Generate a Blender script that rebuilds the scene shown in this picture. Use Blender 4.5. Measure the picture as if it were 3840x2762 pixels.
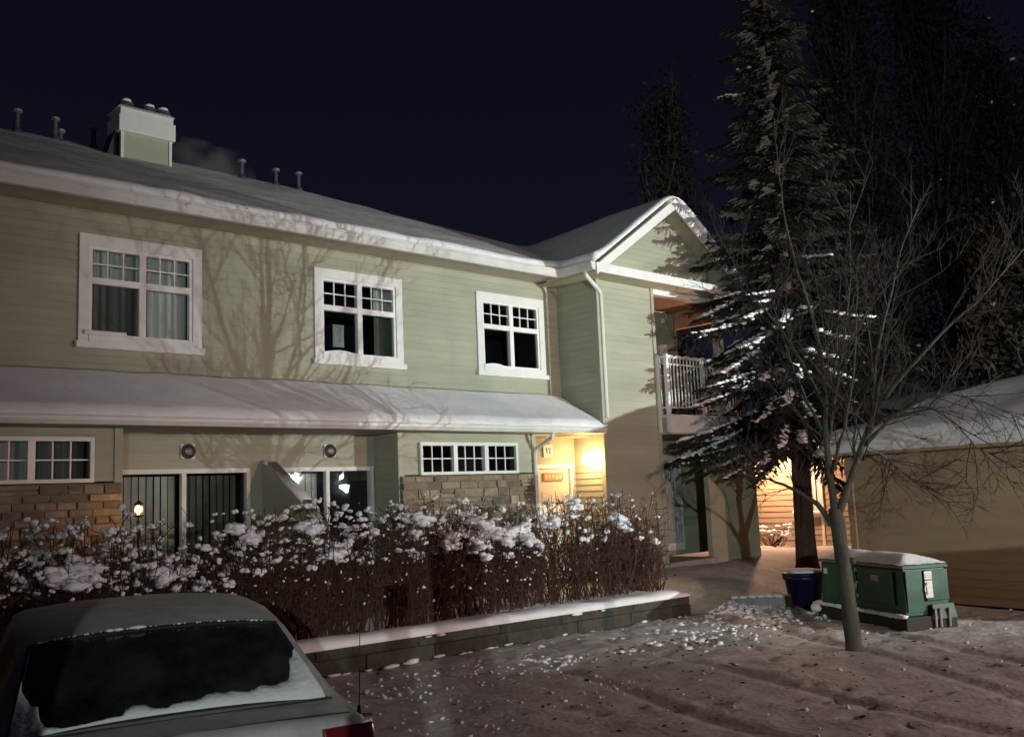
import bpy, bmesh, math, random
from mathutils import Vector, Matrix, noise

# ------------------------------------------------------------------ camera, world, lamps, exposure
scene = bpy.context.scene
COL = scene.collection
for o in list(bpy.data.objects):
    bpy.data.objects.remove(o)

cam_d = bpy.data.cameras.new("camera")
cam = bpy.data.objects.new("camera", cam_d)
COL.objects.link(cam)
CAM_R = ((0.735825, -0.675955, -0.040576), (-0.057512, -0.122085, 0.990852), (0.674725, 0.72676, 0.128709))   # right, up, forward
R_, U_, F_ = (Vector(v).normalized() for v in CAM_R)
U_ = (R_.cross(F_)).normalized(); R_ = F_.cross(U_).normalized()
m3 = Matrix((R_, U_, -F_)).transposed()
cam.matrix_world = Matrix.Translation((0, 0, 2.0)) @ m3.to_4x4()
cam_d.sensor_width = 36.0
cam_d.lens = 33.75
cam_d.clip_start = 0.05
cam_d.clip_end = 600
scene.camera = cam

vs = scene.view_settings
vs.view_transform = 'Standard'; vs.look = 'None'; vs.gamma = 1.0; vs.exposure = 0.0
vs.use_curve_mapping = False
try:
    scene.cycles.use_denoising = True
    scene.cycles.max_bounces = 6
    scene.cycles.transparent_max_bounces = 12
    scene.cycles.sample_clamp_indirect = 4.0
except Exception:
    pass

world = bpy.data.worlds.new("World"); scene.world = world; world.use_nodes = True
wn, wl = world.node_tree.nodes, world.node_tree.links
wn.clear()
w_out = wn.new('ShaderNodeOutputWorld'); w_bg = wn.new('ShaderNodeBackground')
w_tc = wn.new('ShaderNodeTexCoord'); w_sep = wn.new('ShaderNodeSeparateXYZ'); w_rmp = wn.new('ShaderNodeValToRGB')
wl.new(w_tc.outputs['Generated'], w_sep.inputs[0]); wl.new(w_sep.outputs['Z'], w_rmp.inputs[0])
cr = w_rmp.color_ramp
cr.elements[0].position = 0.0;  cr.elements[0].color = (0.011, 0.0115, 0.022, 1)
cr.elements[1].position = 0.62; cr.elements[1].color = (0.0024, 0.0022, 0.0055, 1)
e = cr.elements.new(0.28); e.color = (0.0052, 0.0052, 0.0115, 1)
wl.new(w_rmp.outputs[0], w_bg.inputs[0]); w_bg.inputs[1].default_value = 1.0
wl.new(w_bg.outputs[0], w_out.inputs[0])

YARD_LAMP_POS = Vector((16.1, -3.0, 2.75))      # cool-white wall pack on the post beyond the garage
PORCH_LAMP_POS = Vector((-5.6, -8.6, 3.25))     # cool-white lamp of the block behind the photographer
YARD_W, PORCH_W, STREET_W = 8000.0, 7000.0, 3700.0
STREET_POS = Vector((11.6, -7.0, 3.5))           # sodium lamp on a post behind the photographer
GLOBE_W, SODIUM_W, LANTERN_W = 105.0, 290.0, 60.0

random.seed(7)
rnd = random.random
def rr(a, b): return a + (b - a) * rnd()

# ------------------------------------------------------------------ helpers
def tag(o, label=None, cat=None, group=None, kind=None):
    if label: o['label'] = label
    if cat: o['category'] = cat
    if group: o['group'] = group
    if kind: o['kind'] = kind
    return o

def empty(name, loc, label=None, cat=None, group=None):
    o = bpy.data.objects.new(name, None); COL.objects.link(o); o.location = loc
    o.empty_display_size = 0.2
    return tag(o, label, cat, group)

def world_loc(o):
    m = Matrix.Translation(o.location)
    while o.parent:
        o = o.parent; m = Matrix.Translation(o.location) @ m
    return m

def link(name, me, parent=None):
    o = bpy.data.objects.new(name, me); COL.objects.link(o)
    if parent:
        o.parent = parent
        root = parent
        while root.parent: root = root.parent
        if root is parent or True:
            # meshes are written in world coordinates: cancel the root's own offset once
            if parent is root:
                o.matrix_parent_inverse = Matrix.Translation(root.location).inverted()
    return o

STUFF = {'snow_load', 'stems', 'twigs', 'needles', 'boughs', 'branches', 'leaves', 'frost_crumbs', 'plinth_snow', 'stone_snow', 'wall_snow_bits', 'railing_snow', 'sign_marks', 'label_marks'}
class MB:
    def __init__(s): s.v = []; s.f = []
    def add(s, vs, fs):
        n = len(s.v); s.v.extend([tuple(p) for p in vs]); s.f.extend([tuple(i + n for i in f) for f in fs])
        return s
    def hexa(s, p):   # 8 points: bottom 0-3 ccw, top 4-7
        return s.add(p, [(3, 2, 1, 0), (4, 5, 6, 7), (0, 1, 5, 4), (1, 2, 6, 5), (2, 3, 7, 6), (3, 0, 4, 7)])
    def box(s, x0, x1, y0, y1, z0, z1):
        return s.hexa([(x0, y0, z0), (x1, y0, z0), (x1, y1, z0), (x0, y1, z0), (x0, y0, z1), (x1, y0, z1), (x1, y1, z1), (x0, y1, z1)])
    def pbox(s, O, U, N, u0, u1, n0, n1, z0, z1):   # box in a wall's own axes
        P = lambda u, n, z: (O[0] + U[0]*u + N[0]*n, O[1] + U[1]*u + N[1]*n, z)
        pts = [P(u0, n1, z0), P(u1, n1, z0), P(u1, n0, z0), P(u0, n0, z0), P(u0, n1, z1), P(u1, n1, z1), P(u1, n0, z1), P(u0, n0, z1)]
        return s.hexa(pts)
    def quad(s, a, b, c, d): return s.add([a, b, c, d], [(0, 1, 2, 3)])
    def tube(s, pts, rads, n=6, cap=True):
        pts = [Vector(p) for p in pts]
        if not hasattr(rads, '__len__'): rads = [rads] * len(pts)
        t0 = (pts[1] - pts[0]).normalized()
        a = t0.orthogonal().normalized()
        base = len(s.v)
        for i, p in enumerate(pts):
            if i == 0: t = pts[1] - pts[0]
            elif i == len(pts) - 1: t = pts[-1] - pts[-2]
            else: t = pts[i + 1] - pts[i - 1]
            t.normalize()
            a = (a - t * a.dot(t))
            a = a.normalized() if a.length > 1e-6 else t.orthogonal().normalized()
            b = t.cross(a)
            for k in range(n):
                an = 2 * math.pi * k / n
                s.v.append(tuple(p + (a * math.cos(an) + b * math.sin(an)) * rads[i]))
        for i in range(len(pts) - 1):
            for k in range(n):
                k2 = (k + 1) % n
                s.f.append((base + i*n + k, base + i*n + k2, base + (i+1)*n + k2, base + (i+1)*n + k))
        if cap:
            s.f.append(tuple(base + k for k in reversed(range(n))))
            s.f.append(tuple(base + (len(pts)-1)*n + k for k in range(n)))
        return s
    def prism(s, poly, ext):   # polygon of 3-D points extruded by a vector
        n = len(poly); ext = Vector(ext)
        vs = [Vector(p) for p in poly] + [Vector(p) + ext for p in poly]
        fs = [tuple(range(n)), tuple(reversed(range(n, 2*n)))]
        fs += [(i, i + n, (i + 1) % n + n, (i + 1) % n) for i in range(n)]
        return s.add(vs, fs)
    def lathe(s, c, prof, n=16):
        base = len(s.v)
        for r, z in prof:
            for k in range(n):
                a = 2*math.pi*k/n; s.v.append((c[0] + r*math.cos(a), c[1] + r*math.sin(a), c[2] + z))
        for i in range(len(prof) - 1):
            for k in range(n):
                k2 = (k+1) % n
                s.f.append((base+i*n+k, base+i*n+k2, base+(i+1)*n+k2, base+(i+1)*n+k))
        s.f.append(tuple(base + k for k in reversed(range(n))))
        s.f.append(tuple(base + (len(prof)-1)*n + k for k in range(n)))
        return s
    def blob(s, c, r, sub=1, rough=0.25, squash=(1, 1, 1), seed=None, flat=None):
        V, F = ICO[sub]; sd = rnd()*100 if seed is None else seed
        base = len(s.v); c = Vector(c)
        for p in V:
            k = 1 + rough * noise.noise(p * 1.6 + Vector((sd, sd*0.7, sd*1.3)))
            q = Vector((p.x*squash[0], p.y*squash[1], p.z*squash[2])) * (r * k)
            if flat is not None and q.z < -flat*r: q.z = -flat*r
            s.v.append(tuple(c + q))
        s.f.extend([tuple(i + base for i in f) for f in F])
        return s
    def mesh(s, name):
        me = bpy.data.meshes.new(name); me.from_pydata(s.v, [], s.f); me.update(); return me
    def build(s, name, m=None, parent=None, smooth=False, fix=True, bevel=0):
        me = s.mesh(name)
        if fix or bevel:
            bm = bmesh.new(); bm.from_mesh(me)
            if fix: bmesh.ops.recalc_face_normals(bm, faces=bm.faces)
            if bevel: bmesh.ops.bevel(bm, geom=list(bm.edges), offset=bevel, segments=2, affect='EDGES', profile=0.6)
            bm.to_mesh(me); bm.free()
        if smooth:
            me.polygons.foreach_set('use_smooth', [True]*len(me.polygons))
        if m: me.materials.append(m)
        o = link(name, me, parent)
        if name in STUFF: o['kind'] = 'stuff'
        return o

def _ico(sub):
    bm = bmesh.new(); bmesh.ops.create_icosphere(bm, subdivisions=sub, radius=1)
    V = [v.co.copy() for v in bm.verts]; F = [tuple(v.index for v in f.verts) for f in bm.faces]; bm.free(); return V, F
ICO = {1: _ico(1), 2: _ico(2), 3: _ico(3)}

def sm(t): t = max(0.0, min(1.0, t)); return t*t*(3 - 2*t)

# ------------------------------------------------------------------ materials
def mat(name, col, rough=0.6, var=None, bump=None, metal=0.0, spec=0.4, col2=None, stretch=(1, 1, 1), per_object=0.0, emit=None, estr=0, coat=0):
    m = bpy.data.materials.new(name); m.use_nodes = True
    nt = m.node_tree; N, L = nt.nodes, nt.links
    b = N['Principled BSDF']
    b.inputs['Roughness'].default_value = rough; b.inputs['Metallic'].default_value = metal
    b.inputs['Specular IOR Level'].default_value = spec
    b.inputs['Base Color'].default_value = (*col, 1)
    if coat: b.inputs['Coat Weight'].default_value = coat
    tc = N.new('ShaderNodeTexCoord'); mp = N.new('ShaderNodeMapping'); mp.inputs['Scale'].default_value = stretch
    L.new(tc.outputs['Object'], mp.inputs[0])
    src = None
    if var:
        sc, amt = var
        n = N.new('ShaderNodeTexNoise'); n.inputs['Scale'].default_value = sc; n.inputs['Detail'].default_value = 6; n.inputs['Roughness'].default_value = 0.65
        L.new(mp.outputs[0], n.inputs[0])
        r = N.new('ShaderNodeValToRGB'); L.new(n.outputs[0], r.inputs[0])
        c2 = col2 or tuple(min(1, c*(1+amt)) for c in col)
        c1 = col if col2 else tuple(c*(1-amt) for c in col)
        r.color_ramp.elements[0].position = 0.32; r.color_ramp.elements[1].position = 0.68
        r.color_ramp.elements[0].color = (*c1, 1); r.color_ramp.elements[1].color = (*c2, 1)
        src = r.outputs[0]
    if per_object:
        oi = N.new('ShaderNodeObjectInfo'); mr = N.new('ShaderNodeMapRange')
        mr.inputs['To Min'].default_value = 1 - per_object; mr.inputs['To Max'].default_value = 1 + per_object
        L.new(oi.outputs['Random'], mr.inputs[0])
        mx = N.new('ShaderNodeVectorMath'); mx.operation = 'SCALE'
        if src: L.new(src, mx.inputs[0])
        else: mx.inputs[0].default_value = col
        L.new(mr.outputs[0], mx.inputs['Scale']); src = mx.outputs[0]
    if src: L.new(src, b.inputs['Base Color'])
    if bump:
        sc, st = bump[:2]
        n2 = N.new('ShaderNodeTexNoise'); n2.inputs['Scale'].default_value = sc; n2.inputs['Detail'].default_value = 5
        L.new(mp.outputs[0], n2.inputs[0])
        bp = N.new('ShaderNodeBump'); bp.inputs['Strength'].default_value = st; bp.inputs['Distance'].default_value = bump[2] if len(bump) > 2 else 0.02
        L.new(n2.outputs[0], bp.inputs['Height']); L.new(bp.outputs[0], b.inputs['Normal'])
    if emit:
        b.inputs['Emission Color'].default_value = (*emit, 1); b.inputs['Emission Strength'].default_value = estr
    return m

def glass_mat(name, tint, refl=1.5):
    m = bpy.data.materials.new(name); m.use_nodes = True
    N, L = m.node_tree.nodes, m.node_tree.links; N.clear()
    o = N.new('ShaderNodeOutputMaterial'); t = N.new('ShaderNodeBsdfTransparent'); g = N.new('ShaderNodeBsdfGlossy')
    t.inputs[0].default_value = (*tint, 1); g.inputs['Roughness'].default_value = 0.03
    fr = N.new('ShaderNodeFresnel'); fr.inputs[0].default_value = refl; mx = N.new('ShaderNodeMixShader')
    L.new(fr.outputs[0], mx.inputs[0]); L.new(t.outputs[0], mx.inputs[1]); L.new(g.outputs[0], mx.inputs[2]); L.new(mx.outputs[0], o.inputs[0])
    return m

def emit_mat(name, col, s):
    m = bpy.data.materials.new(name); m.use_nodes = True
    N, L = m.node_tree.nodes, m.node_tree.links; N.clear()
    o = N.new('ShaderNodeOutputMaterial'); e_ = N.new('ShaderNodeEmission'); e_.inputs[0].default_value = (*col, 1); e_.inputs[1].default_value = s
    L.new(e_.outputs[0], o.inputs[0]); return m

M = {}
M['siding'] = mat('vinyl_siding', (0.372, 0.376, 0.294), 0.55, (1.3, 0.10), (30, 0.12, 0.004), per_object=0.05, stretch=(0.5, 0.5, 2.0))
M['siding_tan'] = mat('tan_siding', (0.36, 0.28, 0.19), 0.6, (1.5, 0.10), (30, 0.12, 0.004), per_object=0.05, stretch=(0.5, 0.5, 2.0))
M['soffit'] = mat('soffit_panel', (0.42, 0.38, 0.28), 0.6, (4, 0.10))
M['white'] = mat('white_trim', (0.74, 0.75, 0.74), 0.45, (5, 0.06), (40, 0.05, 0.003))
M['vinyl'] = mat('white_vinyl_frame', (0.80, 0.81, 0.81), 0.35, (6, 0.04))
M['gutter'] = mat('painted_gutter', (0.66, 0.67, 0.64), 0.4, (3, 0.08))
M['snow'] = mat('snow', (0.80, 0.82, 0.86), 0.75, (3, 0.05), (9, 0.35, 0.03), spec=0.2)
M['snow_rough'] = mat('snow_crust', (0.78, 0.80, 0.84), 0.8, (6, 0.08), (26, 0.5, 0.02), spec=0.2)
M['stone'] = mat('split_stone', (0.235, 0.190, 0.135), 0.85, (7, 0.28), (22, 0.6, 0.012), per_object=0.38)
M['mortar'] = mat('mortar', (0.16, 0.145, 0.12), 0.9, (20, 0.2))
M['orange_lit'] = mat('orange_lit_boarding', (0.44, 0.245, 0.14), 0.6, (5, 0.2), stretch=(1, 8, 1))  # orange lamp light on the balcony boarding, put into its base colour
M['dark'] = mat('dark_interior', (0.012, 0.012, 0.013), 0.9)
M['glass'] = glass_mat('window_glass', (0.88, 0.92, 0.91))
M['screen'] = glass_mat('insect_screen_glass', (0.42, 0.45, 0.43), 1.3)
M['curtain'] = mat('pale_curtain', (0.50, 0.55, 0.54), 0.9, (3, 0.12), stretch=(4, 4, 0.3))
M['blind'] = mat('vertical_blind', (0.40, 0.44, 0.41), 0.7, (3, 0.12), per_object=0.22)
M['door'] = mat('cream_door', (0.72, 0.66, 0.52), 0.45, (3, 0.05))
M['signbrown'] = mat('door_sign_board', (0.46, 0.25, 0.13), 0.6, (40, 0.35))
M['signmark'] = mat('door_sign_marks', (0.80, 0.55, 0.38), 0.6)
M['ink'] = mat('dark_print', (0.05, 0.05, 0.04), 0.6)
M['metal'] = mat('galvanised_metal', (0.32, 0.32, 0.33), 0.5, (12, 0.25), metal=0.6)
M['pipe'] = mat('roof_vent_plastic', (0.075, 0.075, 0.085), 0.6, (8, 0.2))
M['shingle'] = mat('asphalt_shingle', (0.05, 0.05, 0.052), 0.9, (30, 0.3), (60, 0.6, 0.01))
M['concrete'] = mat('concrete', (0.30, 0.29, 0.27), 0.85, (5, 0.18), (30, 0.3, 0.006))
M['block'] = mat('retaining_block', (0.050, 0.050, 0.036), 0.9, (6, 0.35), (22, 0.7, 0.012), per_object=0.30)
M['bark'] = mat('grey_bark', (0.054, 0.057, 0.044), 0.9, (9, 0.35), (30, 0.9, 0.012), stretch=(1, 1, 0.35))
M['twig'] = mat('bare_twig', (0.030, 0.025, 0.022), 0.85, (10, 0.25))
M['poplar'] = mat('poplar_bark', (0.050, 0.037, 0.032), 0.85, (10, 0.25))
M['shrub_twig'] = mat('red_brown_twig', (0.060, 0.028, 0.020), 0.8, (14, 0.4))
M['needle'] = mat('spruce_needles', (0.019, 0.017, 0.011), 0.7, (6, 0.45))
M['sprucebark'] = mat('spruce_bark', (0.075, 0.048, 0.034), 0.95, (10, 0.4), (28, 0.9, 0.015), stretch=(1, 1, 0.4))
M['darkleaf'] = mat('withered_leaves', (0.040, 0.026, 0.020), 0.85, (5, 0.5))
M['carpaint'] = mat('frosted_grey_paint', (0.46, 0.46, 0.45), 0.58, (5, 0.22), (140, 0.3, 0.002), metal=0.25)
M['carglass'] = mat('tinted_car_glass', (0.020, 0.023, 0.022), 0.18, (3.5, 0.8), spec=0.6)
M['rubber'] = mat('black_rubber', (0.018, 0.018, 0.018), 0.7)
M['taillight'] = mat('tail_light_lens', (0.11, 0.008, 0.010), 0.15, (4, 0.2), coat=0.6)
M['green'] = mat('green_enamel', (0.013, 0.078, 0.046), 0.5, (3, 0.40), (60, 0.08, 0.003))
M['label'] = mat('weathered_white_label', (0.62, 0.66, 0.62), 0.6, (25, 0.18))
M['bluebin'] = mat('blue_plastic', (0.006, 0.006, 0.042), 0.4, (6, 0.12))
M['leaf'] = mat('fallen_leaf', (0.045, 0.028, 0.018), 0.85, (20, 0.5))
M['brass'] = mat('lantern_metal', (0.10, 0.07, 0.04), 0.5, metal=0.6)

def ground_mat():
    m = bpy.data.materials.new('trodden_snow'); m.use_nodes = True
    N, L = m.node_tree.nodes, m.node_tree.links; b = N['Principled BSDF']
    tc = N.new('ShaderNodeTexCoord')
    n1 = N.new('ShaderNodeTexNoise'); n1.inputs['Scale'].default_value = 0.55; n1.inputs['Detail'].default_value = 8; n1.inputs['Roughness'].default_value = 0.62
    n2 = N.new('ShaderNodeTexNoise'); n2.inputs['Scale'].default_value = 9.0; n2.inputs['Detail'].default_value = 6
    n3 = N.new('ShaderNodeTexVoronoi'); n3.inputs['Scale'].default_value = 17.0
    for n in (n1, n2, n3): L.new(tc.outputs['Object'], n.inputs[0])
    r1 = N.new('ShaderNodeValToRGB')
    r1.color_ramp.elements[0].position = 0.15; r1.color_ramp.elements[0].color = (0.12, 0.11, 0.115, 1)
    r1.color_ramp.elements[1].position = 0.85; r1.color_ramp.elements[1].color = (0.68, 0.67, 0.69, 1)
    r2 = N.new('ShaderNodeValToRGB'); L.new(n2.outputs[0], r2.inputs[0])
    r2.color_ramp.elements[0].position = 0.30; r2.color_ramp.elements[0].color = (0.78, 0.77, 0.77, 1)
    r2.color_ramp.elements[1].position = 0.60; r2.color_ramp.elements[1].color = (1, 1, 1, 1)
    mx = N.new('ShaderNodeMix'); mx.data_type = 'RGBA'; mx.blend_type = 'MULTIPLY'; mx.inputs[0].default_value = 1
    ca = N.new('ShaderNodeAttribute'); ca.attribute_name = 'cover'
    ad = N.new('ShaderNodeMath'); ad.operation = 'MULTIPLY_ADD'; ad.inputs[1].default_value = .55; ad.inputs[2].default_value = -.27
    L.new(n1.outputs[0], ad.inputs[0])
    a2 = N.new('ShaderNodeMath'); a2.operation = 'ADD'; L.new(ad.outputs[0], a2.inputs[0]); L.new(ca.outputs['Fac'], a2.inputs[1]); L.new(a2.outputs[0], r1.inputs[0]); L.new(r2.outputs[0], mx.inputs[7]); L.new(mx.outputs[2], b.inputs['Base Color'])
    b.inputs['Roughness'].default_value = 0.75; b.inputs['Specular IOR Level'].default_value = 0.25
    bp = N.new('ShaderNodeBump'); bp.inputs['Strength'].default_value = 0.32; bp.inputs['Distance'].default_value = 0.025
    L.new(n2.outputs[0], bp.inputs['Height'])
    bp2 = N.new('ShaderNodeBump'); bp2.inputs['Strength'].default_value = 0.25; bp2.inputs['Distance'].default_value = 0.02
    L.new(n3.outputs[0], bp2.inputs['Height']); L.new(bp.outputs[0], bp2.inputs['Normal']); L.new(bp2.outputs[0], b.inputs['Normal'])
    return m
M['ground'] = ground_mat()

# ------------------------------------------------------------------ ground
def wall_y(x): return 9.76 - 0.066*(x - 6.1)      # front face of the retaining wall

def gz(x, y):
    t = sm((y - 7.9)/3.4)*0.50
    s = sm((x - 12.25)/0.9)
    far = sm((x - 18)/6)*0.10
    z = s*(t - far*t*2)
    return z

def rut(x, y):
    if y > 9.2 - .0*x: return 0.0
    d = 0.0
    for c, ang in ((7.2, 74), (8.7, 74), (10.6, 58), (11.9, 56)):
        a = math.radians(ang); k = abs((x-c)*math.sin(a) - (y-5.5)*math.cos(a) + .08*math.sin(y*1.3+c))
        d = max(d, .035*(1-sm(k/.17)) - .022*max(0, 1-abs(k-.24)/.09))
    return d*(1-sm((y-8.2)/.9))

PRINTS = []
_s = random.Random(3)
for (ax, ay, bx, by) in ((7.2, 3.4, 12.9, 9.6), (10.2, 2.6, 13.2, 10.4), (9.0, 7.6, 16.0, 5.0), (13.4, 4.2, 11.4, 8.6), (6.2, 6.8, 9.8, 3.4)):
    L = math.hypot(bx-ax, by-ay); n_ = int(L/.36); ux, uy = (bx-ax)/L, (by-ay)/L
    for k_ in range(n_):
        o_ = .11 if k_ % 2 else -.11
        PRINTS.append((ax+ux*.36*k_-uy*o_+_s.uniform(-.05, .05), ay+uy*.36*k_+ux*o_+_s.uniform(-.05, .05), ux, uy))
def prints(x, y):
    d = 0.0
    for (px, py, ux, uy) in PRINTS:
        ex, ey = x-px, y-py
        if abs(ex) > .3 or abs(ey) > .3: continue
        a, b_ = (ex*ux+ey*uy)/.16, (-ex*uy+ey*ux)/.075; r_ = a*a+b_*b_
        if r_ < 1: d = max(d, .030*(1-r_)**.5)
        elif r_ < 2.2: d = min(d, -.008) if d <= 0 else d
    return d

def build_ground():
    def axis(lo, hi, d0, d1, fine):
        a = []; x = lo
        xs = [-260, -140, -70, -35, -18, -9, -4]
        a += [v for v in xs if v < d0]
        v = d0
        while v < d1: a.append(v); v += fine
        a += [d1]
        a += [v for v in (26, 30, 38, 50, 75, 140, 300) if v > d1 + 0.5]
        return a
    X = axis(0, 0, 3.0, 24.0, 0.075); Y = axis(0, 0, 2.0, 20.0, 0.075)
    mb = MB()
    for y in Y:
        for x in X:
            z = gz(x, y)
            if 3 <= x <= 24 and 2 <= y <= 20:
                z += 0.030*noise.noise(Vector((x*0.9, y*0.9, 0))) + 0.020*noise.noise(Vector((x*3.1, y*3.1, 5))) - rut(x, y) - prints(x, y)
                lump = sm((y - (wall_y(x) - 1.5))/0.5)*(1 - sm((y - wall_y(x) + 0.1)/0.2)) if x < 12.4 else 0.0
                z += lump*sm((x - 7.4)/1.0)*(0.035 + 0.05*max(0, noise.noise(Vector((x*4.5, y*4.5, 9)))))
            mb.v.append((x, y, z))
    n = len(X)
    for j in range(len(Y) - 1):
        for i in range(n - 1):
            mb.f.append((j*n + i, j*n + i + 1, (j+1)*n + i + 1, (j+1)*n + i))
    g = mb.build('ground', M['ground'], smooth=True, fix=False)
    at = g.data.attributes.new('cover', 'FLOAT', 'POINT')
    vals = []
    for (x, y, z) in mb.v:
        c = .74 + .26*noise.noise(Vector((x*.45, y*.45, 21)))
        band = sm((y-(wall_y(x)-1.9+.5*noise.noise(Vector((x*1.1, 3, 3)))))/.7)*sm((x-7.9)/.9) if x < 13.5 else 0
        bare = sm((.9-((x-5.11)*1.236-(y-6.72)))/.7)*sm((y-4)/1.5)*sm((9.2-x)/1.5)  # bare asphalt, cut along the lamp's light strip so its dark deepens the shade
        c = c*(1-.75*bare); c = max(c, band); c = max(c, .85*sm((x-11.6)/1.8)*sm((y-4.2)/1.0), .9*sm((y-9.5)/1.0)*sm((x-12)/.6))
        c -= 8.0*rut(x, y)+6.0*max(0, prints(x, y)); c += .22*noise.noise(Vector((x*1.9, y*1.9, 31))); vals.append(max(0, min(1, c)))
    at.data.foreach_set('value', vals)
    tag(g, kind='structure')
    # raised planting bed behind the retaining wall
    mb = MB(); xs = [-3 + 0.15*i for i in range(105)]; ys = [0.18*j for j in range(18)]
    for j, dy in enumerate(ys):
        for x in xs:
            y = wall_y(x) + 0.22 + dy
            edge = 1 - sm((x - 12.15)/0.4)
            z = (0.335 + 0.035*dy + 0.03*noise.noise(Vector((x*1.4, y*1.4, 3))))*edge - 0.05*(1 - edge)
            mb.v.append((x, y, z))
    n = len(xs)
    for j in range(len(ys) - 1):
        for i in range(n - 1): mb.f.append((j*n+i, j*n+i+1, (j+1)*n+i+1, (j+1)*n+i))
    tag(mb.build('garden_bed', M['snow_rough'], smooth=True, fix=False), kind='structure')
build_ground()

# ------------------------------------------------------------------ siding walls
EXP = 0.11
def segs(a, b, cuts):
    out = [(a, b)]
    for c0, c1 in cuts:
        nxt = []
        for s0, s1 in out:
            if c1 <= s0 or c0 >= s1: nxt.append((s0, s1)); continue
            if c0 > s0: nxt.append((s0, c0))
            if c1 < s1: nxt.append((c1, s1))
        out = nxt
    return [(p, q) for p, q in out if q - p > 0.012]

def siding_wall(name, parent, O, U, N, length, z0, z1, openings=(), m=None, limit=None, e=EXP, lap=.022):
    """backing sheet with lap-siding boards in front; limit(z) -> (u0,u1) narrows a course (gables)"""
    m = m or M['siding']
    wb = MB()
    us = sorted({0.0, length} | {u for o in openings for u in o[:2]})
    for a, b in zip(us[:-1], us[1:]):
        cuts = [(o[2], o[3]) for o in openings if o[0] < (a+b)/2 < o[1]]
        if limit is None:
            for p, q in segs(z0, z1, cuts): wb.pbox(O, U, N, a, b, -0.10, -0.004, p, q)
    if limit is not None:
        l0, l1 = limit(z0), limit(z1 - 0.001)
        P = lambda u, z: (O[0]+U[0]*u - N[0]*0.004, O[1]+U[1]*u - N[1]*0.004, z)
        wb.prism([P(l0[0], z0), P(l0[1], z0), P(l1[1], z1), P(l1[0], z1)], (-N[0]*0.08, -N[1]*0.08, 0))
    w = wb.build(name, m, parent)
    k = 0
    z = z0
    while z < z1 - 0.01:
        zt = min(z + e + 0.012, z1)
        zm = (z + zt)/2
        a, b = (0.0, length) if limit is None else limit(zm)
        cuts = [(o[0], o[1]) for o in openings if o[2] < zm < o[3]]
        sg = segs(a, b, cuts)
        if sg:
            for p, q in sg:
                bb = MB()
                P = lambda u, n, zz: (O[0] + U[0]*u + N[0]*n, O[1] + U[1]*u + N[1]*n, zz)
                bb.hexa([P(p, lap, z), P(q, lap, z), P(q, 0, z), P(p, 0, z), P(p, .006, zt), P(q, .006, zt), P(q, 0, zt), P(p, 0, zt)])
                bb.build('siding_board', m, w)
        z += e
    return w

# ------------------------------------------------------------------ the apartment building
house = empty('apartment_building', (8.0, 12.5, 0.4), 'long two-storey apartment block with olive lap siding, snowy roofs and a front gable', 'building')
YF = 12.5          # upper wall
YL = 11.85         # lower bays
XT = 12.84         # left side of the gabled wing
YT = 11.5          # front of the gabled wing
XR = 16.62         # right corner of the wing

# upper windows ------------------------------------------------------------
WINX = [4.122, 7.55, 10.786]
WW = 1.636
upper_open = [(x + 0.12 + 1.0, x + WW - 0.12 + 1.0, 4.20, 5.40) for x in WINX]
siding_wall('upper_wall', house, (-1.0, YF), (1, 0), (0, -1), 13.84, 3.30, 5.86, upper_open)

def wavy(mb, x0, x1, y, z0, z1, amp, waves, steps=40):
    v0 = len(mb.v)
    for i in range(steps + 1):
        t = i/steps; x = x0 + (x1 - x0)*t
        yy = y + amp*math.sin(t*waves*6.283 + 0.8*math.sin(t*9)) + amp*0.4*math.sin(t*waves*15)
        mb.v += [(x, yy, z0), (x, yy, z1)]
    for i in range(steps):
        a = v0 + 2*i; mb.f.append((a, a+2, a+3, a+1))

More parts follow.
